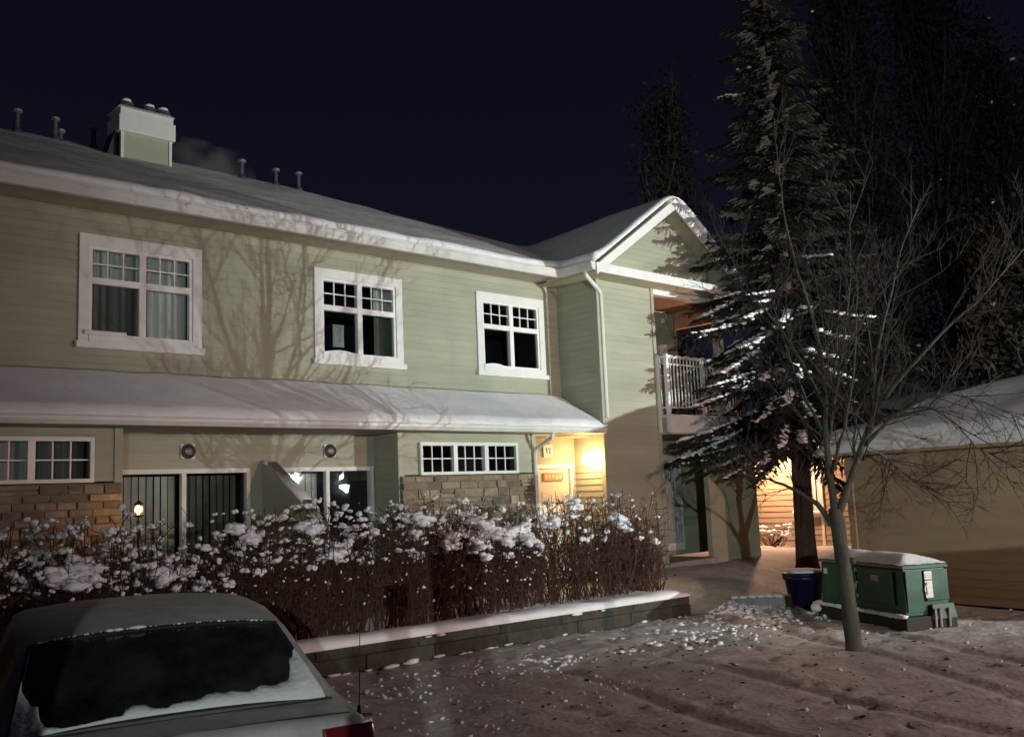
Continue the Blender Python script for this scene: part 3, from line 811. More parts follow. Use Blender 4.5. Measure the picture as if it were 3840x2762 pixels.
b = MB(); b.hexa([(-1.5, wall_y(-1.5)+.05, -.1), (12.22, wall_y(12.2)+.05, -.1), (12.22, wall_y(12.2)+.3, -.1), (-1.5, wall_y(-1.5)+.3, -.1),
                  (-1.5, wall_y(-1.5)+.05, .27), (12.22, wall_y(12.2)+.05, .27), (12.22, wall_y(12.2)+.3, .27), (-1.5, wall_y(-1.5)+.3, .27)])
b.build('wall_footing', M['ink'], rw)
def capz(x, y):
    if x > 12.3: return None
    d_ = y - (wall_y(x)-.012)
    return None if d_ < 0 or d_ > .62 else .316 + .02*sm(d_/.5)
mb = MB(); xs = [-1.5+.06*i for i in range(230)]; xs = [x for x in xs if x <= 12.28]; prof = [(-.012, .318), (-.022, .352), (.0, .392), (.06, .415), (.2, .42), (.4, .405), (.62, .37), (.75, .31)]
for x in xs:
    fade = 1 - sm((x-11.9)/.4)*.35
    for dy, z in prof:
        w = noise.noise(Vector((x*1.7, dy*3, 4)))
        mb.v.append((x, wall_y(x)+dy+.008*noise.noise(Vector((x*7, 2, dy))), .318+(z-.318)*fade*(1+.35*w)+.0))
k = len(prof)
for i in range(len(xs)-1):
    for j in range(k-1): mb.f.append((i*k+j, (i+1)*k+j, (i+1)*k+j+1, i*k+j+1))
mb.f.append(tuple((len(xs)-1)*k+j for j in range(k)))
mb.build('wall_snow', M['snow'], rw, smooth=True)
mb = MB()
for i in range(46):
    x = rr(4.5, 12.2); z = random.choice((.02, .03, .05, .30)); mb.blob((x, wall_y(x)-.015, z), rr(.02, .06), 1, .5, (rr(1.2, 3), .6, .5))
mb.build('wall_snow_bits', M['snow_rough'], rw, smooth=True)

# ------------------------------------------------------------------ shrubs
def head(sn, c, R, n=5):
    """an uneven tuft of snow caught on a seed head"""
    for _ in range(n):
        o = Vector((rr(-1, 1), rr(-1, 1), rr(-.55, .6)))*R*.75
        sn.blob(c+o, R*rr(.35, .75), 1, .9, (rr(.8, 1.25), rr(.8, 1.25), rr(.6, 1)))

def shrub(x, y, h, spread, nst, snowy, label):
    root = empty('shrub', (x, y, .36), label, 'shrub', 'shrubs behind the retaining wall')
    st = MB(); sn = MB(); tips = []
    for i in range(nst):
        a = rr(0, 6.283); lean = rr(.05, 1)**.6*spread; L = h*rr(.45, 1.04)
        bx, by = x+rr(-.30, .30), y+rr(-.25, .25)
        dx, dy = math.cos(a)*lean, math.sin(a)*lean*.8
        kx, ky = rr(-.10, .10), rr(-.10, .10)
        p = [Vector((bx+dx*t**1.3+kx*math.sin(t*5)+rr(-.03, .03), by+dy*t**1.3+ky*math.sin(t*4.4)+rr(-.03, .03), .33+L*t*(1-.16*t*lean))) for t in (0, .25, .5, .75, 1)]
        st.tube(p, [rr(.008, .014), .009, .0075, .006, .004], 3, cap=False)
        tips.append(p[-1])
        for k in range(random.randint(4, 8)):
            t = rr(.15, .97); q = p[min(3, int(t*4))].lerp(p[min(4, int(t*4)+1)], (t*4) % 1)
            d_ = Vector((rr(-1, 1), rr(-1, 1), rr(-.1, 1.1))).normalized()*rr(.10, .36)
            m_ = q + d_*.55 + Vector((rr(-.04, .04), rr(-.04, .04), rr(-.02, .03)))
            st.tube([q, m_, q+d_], [.0055, .0045, .003], 3, cap=False)
            if rnd() < .6: tips.append(q+d_)
            for _ in range(2):
                d2 = Vector((rr(-1, 1), rr(-1, 1), rr(-.4, 1))).normalized()*rr(.05, .14)
                st.tube([m_, m_+d2], [.004, .0025], 3, cap=False)
    st.build('stems', M['shrub_twig'], root, fix=False)
    for tp in tips:
        hi = (tp.z-.36)/h
        if hi > .52 and rnd() < .40*snowy: head(sn, tp, rr(.018, .064), random.randint(3, 6))
        elif rnd() < (.10+.16*hi)*snowy: sn.blob(tp, rr(.006, .024), 1, .9, (rr(.7, 1.3), rr(.7, 1.3), rr(.6, 1.2)))
    for i in range(max(0, round(1.35*snowy-.3))):      # drapes of snow that slid into the twigs
        a = rr(0, 6.283); c = Vector((x+rr(-.3, .3), y-rr(.0, .34), .36+h*rr(.60, .86)))
        d_ = Vector((rr(-1, 1), rr(-.6, .1), rr(-.7, -.25))).normalized(); L = rr(.14, .36)*(1.5 if snowy > 1.45 else 1)
        for q in range(16):
            t = q/15; w = (.118 if snowy > 1.45 else .09)*(1-.5*abs(t-.4))
            sn.blob(c+d_*L*(t-.4)+Vector((rr(-.10, .10), rr(-.07, .07), rr(-.05, .05))), w*rr(.55, .95), 2, .85, (1.15, 1, .62))
    sn.build('snow_load', M['snow_rough'], root, smooth=True, fix=False)
    return root
SH = [(2.5, 1.60, 1.2, 'snow-topped twiggy shrub at the far left end of the row, above the car roof'),
      (3.3, 1.62, 1.5, 'twiggy shrub loaded with round snow tufts in front of the left stone bay'),
      (4.05, 1.52, 1.3, 'low snow-laden shrub just left of the small lit lantern'),
      (4.75, 1.22, 1.2, 'lowest shrub of the row, flattened under snow in front of the left patio door'),
      (5.45, 1.62, 1.2, 'shrub with snow balls before the dark right half of the left patio door'),
      (6.1, 1.66, 1.2, 'tall shrub directly in front of the sloping patio screen'),
      (6.8, 1.60, 1.0, 'shrub in front of the striped blinds of the right patio door'),
      (7.5, 1.68, 1.1, 'shrub with white snow tufts before the bright reflection in the right patio door'),
      (8.2, 1.70, 1.1, 'shrub standing where the recess meets the right stone bay'),
      (8.9, 1.55, 1.7, 'shrub under a big rounded snow drape below the three-part window'),
      (9.6, 1.40, 1.5, 'shrub with a long sliding slab of snow, below the right end of the three-part window'),
      (10.3, 1.62, .8, 'reddish shrub in front of the downspout beside the entry'),
      (10.95, 1.78, .8, 'tallest shrub with one snow crown, just left of the lit entry door'),
      (11.55, 1.62, .8, 'backlit shrub in front of the lit entry door'),
      (12.02, 1.62, .45, 'orange-rimmed shrub in front of the alcove corner below the globe light'),
      (12.36, 1.40, .3, 'nearly snow-free reddish shrub at the right end of the row')]
for (x, h, s_, lb) in SH:
    shrub(x, 10.42+rr(-.08, .08), h, .46 if x < 12.3 else .25, 66 if x < 10 else 46, s_, lb)

# ------------------------------------------------------------------ lantern by the left patio
LP = Vector((4.50, 11.42, 1.99))
ln = empty('garden_lantern', (LP.x, LP.y, .4), 'small lit orange lantern on a post by the left patio door', 'lantern')
s = MB(); s.tube([(LP.x, LP.y, .4), (LP.x, LP.y, 1.86)], .018, 8); s.build('post', M['brass'], ln)
s = MB(); s.lathe((LP.x, LP.y, 1.90), [(.03, 0), (.055, .015), (.055, .03), (.02, .035)], 10); s.lathe((LP.x, LP.y, 2.045), [(.06, 0), (.05, .015), (.02, .04), (.008, .055)], 10)
for a in range(4): s.tube([(LP.x+.05*math.cos(a*1.57), LP.y+.05*math.sin(a*1.57), 1.92), (LP.x+.05*math.cos(a*1.57), LP.y+.05*math.sin(a*1.57), 2.05)], .004, 5)
s.build('lantern_frame', M['brass'], ln)
s = MB(); s.blob(LP, .038, 2, .1, (1, 1, 1.2)); s.build('bulb', emit_mat('lantern_glow', (1.0, .47, .14), LANTERN_W), ln, smooth=True)

# ------------------------------------------------------------------ car
def build_car(origin, heading, label, group):
    cx, cy = origin; f = Vector((math.cos(heading), math.sin(heading), 0)); r = Vector((f.y, -f.x, 0))
    T = lambda p: Vector((cx, cy, 0)) + r*p[0] + f*p[1] + Vector((0, 0, p[2]))
    root = empty('parked_car', (cx, cy, 0), label, 'car', group)
    S = [(.08, .60, .40, .60, .60, .60), (.12, .74, .34, .72, .66, .66), (.155, .80, .28, .76, .74, .74), (.19, .835, .26, .78, .90, .93), (.235, .85, .25, .78, .935, .975), (.29, .86, .24, .785, .945, .968),
         (.40, .87, .24, .79, .955, .985), (.56, .875, .23, .80, .965, 1.0), (1.2, .88, .22, .81, .965, .98), (2.2, .885, .22, .82, .955, .96), (3.2, .88, .22, .80, .945, .95), (3.55, .875, .22, .78, .93, .965), (4.2, .84, .24, .72, .80, .86), (4.5, .76, .28, .62, .66, .72), (4.62, .60, .34, .50, .52, .54)]
    b = MB(); rows = []
    for (y, hw, zs, bw, zb, zd) in S:
        hw *= 1.035; bw *= 1.06
        half = [(0, zs), (hw-.10, zs), (hw-.02, zs+.10), (hw, .5*(zs+zb)), (hw-.012, zb-.12), (bw+.02, zb-.03), (bw-.04, zb+(zd-zb)*.45), (bw*.78, zd-.006), (bw*.4, zd+.006), (0, zd+.010)]
        full = [(-a, z) for a, z in reversed(half[1:-1])]
        ring = half + full
        rows.append(len(b.v)); b.v += [tuple(T((a, y, z))) for a, z in ring]
    n = len(ring)
    for i in range(len(S)-1):
        for k in range(n): b.f.append((rows[i]+k, rows[i]+(k+1) % n, rows[i+1]+(k+1) % n, rows[i+1]+k))
    b.f.append(tuple(range(rows[0], rows[0]+n))); b.f.append(tuple(reversed(range(rows[-1], rows[-1]+n))))
    b.build('body', M['carpaint'], root, smooth=True)
    # greenhouse
    G = [(.50, .985, .755), (.57, 1.008, .745), (.72, 1.10, .715), (.90, 1.20, .685), (1.06, 1.285, .66), (1.20, 1.352, .64), (1.36, 1.395, .63), (1.7, 1.432, .64), (2.1, 1.445, .64), (2.5, 1.43, .63), (2.8, 1.385, .61), (3.05, 1.25, .64), (3.3, 1.10, .69), (3.5, .975, .73)]
    G = [(a, b_, c_*1.085) for a, b_, c_ in G]
    fr = [0, .3, .6, .80, .91, 1.0]
    def prof(y, zc, hw):
        pts = [(hw*t, zc - .045*t**2.4 - (.02 if t == 1.0 else 0)) for t in fr]
        ex, ez = pts[-1]; bz = .955
        for t in (.25, .5, .75, 1.0): pts.append((ex+(.862-ex)*t**.9, ez+(min(bz, ez)-ez)*t))
        return pts
    P = [[(x, y, z) for x, z in prof(y, zc, hw)] for y, zc, hw in G]
    roof, rearg, wind, sideg, sideg2 = MB(), MB(), MB(), MB(), MB()
    for i in range(len(G)-1):
        for k in range(len(P[0])-1):
            for sgn in (-1, 1):
                q = [P[i][k], P[i][k+1], P[i+1][k+1], P[i+1][k]]
                q = [T((sgn*x, y, z)) for x, y, z in q]
                tgt = roof
                if 1 <= i <= 4 and k < 4: tgt = rearg
                elif i >= 10 and k < 4: tgt = wind
                elif 4 <= i <= 10 and k in (5, 6, 7) and i != 7: tgt = sideg if sgn < 0 else sideg2
                tgt.quad(*q)
    for mbx, nm, m in ((roof, 'roof', M['carpaint']), (rearg, 'rear_window', M['carglass']), (wind, 'windscreen', M['carglass']), (sideg, 'side_window', M['carglass']), (sideg2, 'side_window', M['carglass'])):
        o = mbx.build(nm, m, root, smooth=True)
        bm = bmesh.new(); bm.from_mesh(o.data); bmesh.ops.remove_doubles(bm, verts=bm.verts, dist=1e-4); bmesh.ops.recalc_face_normals(bm, faces=bm.faces); bm.to_mesh(o.data); bm.free()
        o.data.polygons.foreach_set('use_smooth', [True]*len(o.data.polygons))
        if nm == 'rear_window': rear = o
    # seal round the rear window, snow sliding down it
    def glass_pt(u, t, off=.012):   # u -1..1 across, t 0 bottom..1 top
        ks = [1, 2, 3, 4, 5]; tt = t*4; i = min(3, int(tt)); w = tt-i
        (ya, za, ha), (yb, zb, hb) = G[ks[i]], G[ks[i+1]]
        y, zc, hw = ya+(yb-ya)*w, za+(zb-za)*w, ha+(hb-ha)*w
        x = hw*.91*u; a = abs(u)*.91
        return T((x, y-off*.5, zc-.045*a**2.4+off*.85))
    s = MB(); ring = [glass_pt(u/10, 0, .004) for u in range(-10, 11)] + [glass_pt(1, t/10, .004) for t in range(1, 11)] + [glass_pt(-u/10, 1, .004) for u in range(-9, 11)] + [glass_pt(-1, 1-t/10, .004) for t in range(1, 11)]
    s.tube(ring, .011, 5, cap=False); s.build('window_seal', M['rubber'], rear)
    prof_s = [(-1, .80), (-.985, .62), (-.95, .52), (-.9, .42), (-.86, .40), (-.84, .22), (-.80, .10), (-.70, .035), (-.6, .02), (-.5, .045), (-.42, .06), (-.34, .055), (-.33, .14), (-.27, .17), (-.20, .165), (-.14, .09), (-.08, .07), (-.03, .12), (.0, .13), (.15, .14), (.22, .20), (.35, .20), (.5, .18), (.58, .25), (.66, .24), (.75, .27), (.82, .34), (.88, .50), (.91, .62), (.96, .66), (1, .82)]
    def ph(u):
        for (a, ha), (b_, hb) in zip(prof_s[:-1], prof_s[1:]):
            if a <= u <= b_: return ha+(hb-ha)*(u-a)/(b_-a)
        return .2
    s = MB(); n = 130
    for i in range(n+1):
        u = -1+2*i/n; h = max(.012, .74*ph(u)+.016*noise.noise(Vector((u*14, 3, 1)))+.012*noise.noise(Vector((u*40, 3, 1))))
        for q, off in ((0, .006), (.15, .028), (.6, .026), (.92, .020), (1, .004)): s.v.append(tuple(glass_pt(u, min(1, h*q), off)))
    for i in range(n):
        for j in range(4): s.f.append((i*5+j, (i+1)*5+j, (i+1)*5+j+1, i*5+j+1))
    s.build('window_snow', M['snow_rough'], rear, smooth=True)
    s = MB()
    for i in range(16):
        u = -.42+rr(0, .3); s.blob(glass_pt(u, 1.0, .02), rr(.008, .02), 1, .4, (1.6, 1, .6))
    for i in range(60):
        u = rr(-1, 1); s.blob(glass_pt(u, 1.0, .018), rr(.003, .007), 1, .4)
    for i in range(120):
        yy = rr(.6, 2.0); zc = [z for y, z, h in G if y <= yy][-1]
        s.blob(T((random.choice((-1, 1))*.63+rr(-.02, .02), yy, zc-.06+rr(.0, .02))), rr(.004, .011), 1, .4)
    s.build('frost_crumbs', M['snow_rough'], root, smooth=True)
    # boot lid gap, badge strip, lamps, aerial, wheels, plate
    s = MB(); s.tube([T((x, .255+.02*abs(x), .979-.03*abs(x)**3)) for x in [(-.76+.076*i) for i in range(21)]], .004, 4); s.build('boot_lid_gap', M['rubber'], root)
    s = MB(); s.tube([T((x, .50, 1.0)) for x in [(-.74+.074*i) for i in range(21)]], .007, 4); s.build('boot_lid_gap', M['rubber'], root)
    for sgn in (-1, 1):
        t = MB(); pts = []
        for (x, y, z) in ((.56, .0, .62), (.82, .03, .62), (.895, .28, .64), (.84, .32, .66), (.56, .09, .64), (.56, .03, .915), (.80, .06, .915), (.872, .28, .910), (.80, .32, .905), (.56, .11, .91)):
            pts.append(tuple(T((sgn*x*1.055, y+.12, z+.012))))
        t.add(pts, [(0, 1, 6, 5), (1, 2, 7, 6), (2, 3, 8, 7), (3, 4, 9, 8), (4, 0, 5, 9), (5, 6, 7, 8, 9), (4, 3, 2, 1, 0)])
        t.build('tail_light', M['taillight'], root, bevel=.008, smooth=True)
    a = MB(); a.tube([T((.835, .36, .93)), T((.84, .365, .975))], [.014, .007], 8); a.tube([T((.84, .365, .975)), T((.845, .35, 1.37))], [.0035, .0022], 5); a.build('aerial', M['rubber'], root)
    for (x, y) in ((-.78, .85), (.78, .85), (-.78, 3.75), (.78, 3.75)):
        w = MB(); p0 = T((x-.10, y, .31)); p1 = T((x+.10, y, .31)); w.tube([p0, p0.lerp(p1, .2), p0.lerp(p1, .8), p1], [.26, .31, .31, .26], 20); wo = w.build('wheel', M['rubber'], root)
        w = MB(); s_ = 1 if x > 0 else -1; p0 = T((x+s_*.10, y, .31)); p1 = T((x+s_*.112, y, .31)); w.tube([p0, p1], [.21, .19], 16); w.build('rim', M['metal'], wo)
    pl = MB(); pl.hexa([tuple(T(p)) for p in ((-.16, .11, .72), (.16, .11, .72), (.16, .16, .72), (-.16, .16, .72), (-.16, .15, .83), (.16, .15, .83), (.16, .19, .83), (-.16, .19, .83))]); pl.build('number_plate', M['label'], root)
    return root
build_car((1.900, 4.108), math.radians(75.8), 'grey frosted saloon car parked at lower left with snow along its rear window', None)

# ------------------------------------------------------------------ green transformer cabinet
tf = empty('utility_cabinet', (13.2, 6.9, .0), 'green metal utility cabinet with a snowy lid and a white label', 'utility box')
C0 = Vector((12.5, 6.06, 0)); CL = Vector((13.45, 7.95, 0)); CR = Vector((13.62, 5.62, 0))
UL = (CL-C0).normalized(); LL = (CL-C0).length-.10; UR = Vector((UL.y, -UL.x, 0)); LR = .80
def TP(a, b_, z): p = C0 + UL*a + UR*b_; return (p.x, p.y, z)      # a along the left face, b along the right face
def tbox(mb, a0, a1, b0, b1, z0, z1, taper=0):
    return mb.hexa([TP(a0, b0, z0), TP(a0, b1, z0), TP(a1, b1, z0), TP(a1, b0, z0), TP(a0+taper, b0+taper, z1), TP(a0+taper, b1-taper, z1), TP(a1-taper, b1-taper, z1), TP(a1-taper, b0+taper, z1)])
b = MB(); tbox(b, .0, LL, .0, LR, -.02, .17); b.build('plinth', M['rubber'], tf, bevel=.01)
b = MB(); tbox(b, .06, LL-.05, .05, LR-.05, .17, .78, .02); b.build('cabinet', M['green'], tf, bevel=.015)
b = MB(); tbox(b, .04, LL-.03, .03, LR-.03, .79, .84, .02); b.build('lid', M['green'], tf, bevel=.012)
b = MB(); tbox(b, .25, 1.02, .032, .05, .30, .75); b.build('door', M['green'], tf, bevel=.006)
b = MB(); tbox(b, 1.08, LL-.15, .032, .05, .30, .75); b.build('door', M['green'], tf, bevel=.006)
b = MB(); tbox(b, .045, .06, .08, .34, .22, .76); b.build('door', M['green'], tf, bevel=.005)
b = MB(); tbox(b, .03, .06, .38, .73, .36, .76); b.build('door', M['green'], tf, bevel=.005)
b = MB(); tbox(b, .024, .044, .36, .475, .64, .745); lb = b.build('label_plate', M['label'], tf)
b = MB(); tbox(b, .020, .0239, .372, .463, .66, .725); b.build('label_print', M['metal'], lb)
b = MB(); tbox(b, .024, .044, .36, .475, .40, .625); lb = b.build('label_plate', M['label'], tf)
b = MB(); tbox(b, .018, .0235, .365, .387, .565, .60); tbox(b, .018, .0235, .371, .383, .44, .55); b.build('label_marks', M['ink'], lb)
b = MB(); tbox(b, .02, .05, .345, .375, .48, .54); b.build('padlock', M['metal'], tf, bevel=.005)
b = MB(); tbox(b, 1.75, 1.84, .030, .045, .62, .70); b.build('label_plate', M['label'], tf)
b = MB(); tbox(b, 1.13, 1.15, .02, .035, .60, .72); b.build('handle', M['metal'], tf)
for z in (.34, .52, .70):
    b = MB(); tbox(b, 1.03, 1.07, .024, .04, z, z+.05); b.build('hinge', M['metal'], tf)
b = MB(); tbox(b, .55, .72, .026, .0315, .60, .68); b.build('label_plate', M['metal'], tf)
b = MB(); tbox(b, -.02, .05, .40, .80, .12, .32, .03); b.build('skirt', M['green'], tf, bevel=.01)
for q in (.44, .52, .66):
    b = MB(); b.tube([TP(-.02, q, .02), TP(-.025, q, .26)], .02, 7); b.build('conduit', M['metal'], tf)
# snow dome on the lid and along the plinth
mb = MB(); na, nb = 34, 18
for i in range(na+1):
    for j in range(nb+1):
        a = .03+(LL-.06)*i/na; q = .02+(LR-.04)*j/nb
        e_ = min(min(i, na-i)/na*LL, min(j, nb-j)/nb*LR); z = .842+.125*sm(e_/.38)**.75+.014*noise.noise(Vector((a*3, q*3, 2)))
        mb.v.append(TP(a, q, z if e_ > 0 else .838+.012*rnd()))
for i in range(na):
    for j in range(nb): mb.f.append((i*(nb+1)+j, i*(nb+1)+j+1, (i+1)*(nb+1)+j+1, (i+1)*(nb+1)+j))
mb.build('lid_snow', M['snow'], tf, smooth=True)
mb = MB()
for i in range(30):
    a = .05+(LL-.1)*i/29; mb.blob(TP(a, .0, .175), rr(.05, .075), 1, .3, (1, 1, .5))
for i in range(5):
    mb.blob(TP(LL+.1+rr(-.1, .1), rr(-.05, .3), .10), rr(.12, .18), 2, .3, (1, 1, .6))
mb.build('plinth_snow', M['snow_rough'], tf, smooth=True)

# ------------------------------------------------------------------ blue tub, snow-covered kerb stone
tb = empty('plastic_tub', (14.06, 8.46, gz(13.98, 8.5)), 'blue plastic tub with snow on its lid beside the green cabinet', 'bin')
z0 = gz(13.98, 8.5)-.06
s = MB(); s.lathe((14.06, 8.46, z0), [(.20, 0), (.235, .03), (.30, .46), (.33, .47), (.33, .52), (.31, .53)], 18); s.build('tub', M['bluebin'], tb, smooth=True)
s = MB(); s.lathe((14.06, 8.46, z0+.53), [(.335, 0), (.335, .03), (.30, .045), (.05, .05)], 18); s.build('lid', M['bluebin'], tb, smooth=True)
s = MB(); s.blob((14.06, 8.46, z0+.585), .30, 2, .18, (1, 1, .17)); s.build('lid_snow', M['snow'], tb, smooth=True)
ks = empty('kerb_stone', (13.35, 8.75, gz(13.35, 8.75)), 'short grey concrete kerb stone half buried in snow left of the blue tub', 'kerb stone')
s = MB(); z = gz(13.3, 8.8); s.hexa([(12.98, 9.02, z-.05), (13.62, 8.40, z-.05), (13.74, 8.55, z-.05), (13.10, 9.17, z-.05), (13.0, 9.03, z+.13), (13.62, 8.44, z+.13), (13.72, 8.55, z+.13), (13.1, 9.14, z+.13)])
s.build('stone', M['concrete'], ks, bevel=.03, smooth=True)
s = MB()
for i in range(7): s.blob((13.05+.1*i, 9.10-.095*i, z+.14), .09, 1, .35, (1, 1, .35))
s.build('stone_snow', M['snow_rough'], ks, smooth=True)

# ------------------------------------------------------------------ bare tree
def rand_perp(d):
    a = Vector((rr(-1, 1), rr(-1, 1), rr(-1, 1))); a -= d*a.dot(d)
    return a.normalized() if a.length > 1e-4 else d.orthogonal().normalized()

def twigs(mb, pts, count, l0, l1, depth, r0, up=.25):
    pts = [Vector(p) for p in pts]
    for _ in range(count):
        t = rr(.12, 1)*(len(pts)-1); i = min(len(pts)-2, int(t)); p = pts[i].lerp(pts[i+1], t-i)
        d = (pts[i+1]-pts[i]).normalized()
        an = rr(.45, 1.0); v = (d*math.cos(an) + rand_perp(d)*math.sin(an)); v.z += up; v.normalize()
        L = rr(l0, l1)*(1.1-.5*t/(len(pts)-1)); bend = rand_perp(v)*L*rr(.05, .22)
        q = [p, p+v*L*.35+bend*.6, p+v*L*.7+bend, p+v*L+bend*.7+Vector((0, 0, rr(-.1, .1)*L))]
        mb.tube(q, [r0, r0*.75, r0*.5, r0*.25], 4 if r0 > .006 else 3, cap=False)
        if depth > 0: twigs(mb, q, random.randint(3, 5), l0*.5, l1*.5, depth-1, r0*.6, up)

def bare_tree(label):
    root = empty('bare_tree', (10.75, 5.88, 0), label, 'tree')
    D = {'trunk': [(10.75, 5.88, -.05), (10.75, 5.88, .12), (10.74, 5.9, .58), (10.73, 5.92, 1.1), (10.72, 5.94, 1.48), (10.71, 5.95, 1.66)],
     'lowleft': [(10.71, 5.95, 1.40), (10.62, 6.12, 1.72), (10.52, 6.3, 1.87), (10.43, 6.46, 1.97), (10.35, 6.62, 2.05), (10.22, 6.85, 2.05)],
     'left': [(10.71, 5.95, 1.56), (10.7, 5.97, 2.02), (10.7, 5.98, 2.42), (10.7, 5.96, 2.89), (10.71, 5.96, 3.44), (10.68, 6.02, 4.01), (10.61, 6.14, 4.6), (10.56, 6.22, 5.19), (10.54, 6.26, 5.9), (10.55, 6.25, 6.6)],
     'leftb': [(10.7, 5.96, 2.89), (10.75, 6.25, 3.46), (10.74, 6.5, 3.92), (10.6, 6.8, 4.41), (10.49, 7.0, 4.91), (10.39, 7.2, 5.41)],
     'mid': [(10.7, 5.98, 2.42), (10.88, 5.93, 2.99), (11.06, 5.88, 3.53), (11.1, 5.8, 4.02), (11.2, 5.75, 4.51), (11.26, 5.75, 5.08), (11.3, 5.7, 5.64)],
     'right': [(10.72, 5.94, 1.56), (10.81, 5.77, 2.01), (10.89, 5.63, 2.38), (10.95, 5.51, 2.75), (10.98, 5.46, 3.18), (11.04, 5.35, 3.72), (11.12, 5.2, 4.25), (11.21, 5.05, 4.79), (11.32, 4.83, 5.32)],
     'rightb': [(10.9, 5.6, 2.4), (11.05, 5.34, 2.68), (11.2, 5.06, 2.87), (11.37, 4.76, 2.96), (11.54, 4.43, 2.82), (11.73, 4.09, 2.59)],
     'rightc': [(10.95, 5.51, 2.75), (11.04, 5.06, 3.26), (11.15, 4.65, 3.66), (11.28, 4.30, 3.94), (11.43, 3.9, 4.38), (11.58, 3.6, 4.72)],
     'rightd': [(10.84, 5.72, 2.08), (10.84, 5.71, 2.43), (10.78, 5.60, 2.81), (10.80, 5.45, 3.07)],
     'righte': [(11.12, 5.2, 2.8), (11.27, 4.94, 2.81), (11.4, 4.7, 2.58), (11.48, 4.55, 2.31), (11.58, 4.36, 2.19)],
     'lowfan': [(10.91, 5.59, 2.32), (11.1, 5.52, 2.3), (11.3, 5.42, 2.12), (11.42, 5.3, 1.95), (11.5, 5.1, 1.9)],
     'front': [(10.7, 5.97, 2.05), (10.45, 5.6, 2.6), (10.3, 5.35, 3.2), (10.2, 5.2, 3.9), (10.15, 5.1, 4.5)],
     'back': [(10.7, 5.98, 2.5), (10.95, 6.35, 3.0), (11.15, 6.65, 3.5), (11.3, 6.9, 4.2), (11.4, 7.05, 4.8)]}
    RAD = {'trunk': (.104, .094, .088, .085, .088, .078), 'lowleft': (.042, .008), 'left': (.052, .005), 'leftb': (.024, .004), 'mid': (.022, .004), 'right': (.050, .005), 'rightb': (.028, .005), 'rightc': (.030, .005), 'rightd': (.022, .005), 'righte': (.016, .004), 'lowfan': (.018, .004), 'front': (.026, .004), 'back': (.026, .004)}
    tr, tw = MB(), MB()
    for k, pts in D.items():
        R = RAD[k]
        rads = R if len(R) == len(pts) else [R[0]+(R[1]-R[0])*(i/(len(pts)-1))**.7 for i in range(len(pts))]
        P = [Vector(p) for p in pts]
        dense = []; dr = []
        for i in range(len(P)-1):
            for q in range(3):
                t = q/3; p = P[i].lerp(P[i+1], t)
                if i or q: p += Vector((rr(-1, 1), rr(-1, 1), 0))*(.010 if k != 'trunk' else .006)
                dense.append(p); dr.append((rads[i]+(rads[i+1]-rads[i])*t)*rr(.95, 1.06))
        dense.append(P[-1]); dr.append(rads[-1])
        tr.tube(dense, dr, 10 if R[0] > .05 else 6)
        if k != 'trunk':
            c = {'left': 12, 'right': 12, 'rightb': 20, 'rightc': 14, 'leftb': 10, 'righte': 14, 'lowfan': 16, 'lowleft': 12}.get(k, 10)
            twigs(tw, P, c, .45, 1.25, 2, .0082, -.02 if k in ('rightb', 'righte', 'lowfan') else .35)
    hubs = [Vector(D['left'][2]), Vector(D['left'][3]), Vector(D['left'][4]), Vector(D['right'][2]), Vector(D['right'][3]), Vector(D['right'][4]), Vector(D['mid'][1])]
    for k in range(15):
        h = hubs[k % len(hubs)]+Vector((0, 0, rr(-.2, .2))); a = rr(0, 6.283); tilt = rr(.45, 1.15); L = rr(1.1, 2.3)
        d = Vector((math.cos(a)*math.sin(tilt), math.sin(a)*math.sin(tilt), math.cos(tilt)))
        P = [h+d*L*t+Vector((0, 0, .28*L*t*t*math.sin(tilt)))+Vector((rr(-1, 1), rr(-1, 1), rr(-1, 1)))*.03*t for t in (0, .15, .3, .45, .6, .75, .9, 1)]
        tr.tube(P, [.0115-.0095*t for t in (0, .15, .3, .45, .6, .75, .9, 1)], 5)
        twigs(tw, P, 8, .35, .95, 1, .0058, .35)
    for (a, z) in ((.10, 1.05), (-.09, 1.0), (.085, .75)):
        tr.blob((10.74+a*.5, 5.9-a*.7, z), .04, 2, .3)
    tr.build('trunk', M['bark'], root, smooth=True)
    tw.build('twigs', M['twig'], root, fix=False)
bare_tree('small leafless tree with a forked grey trunk standing before the green cabinet')

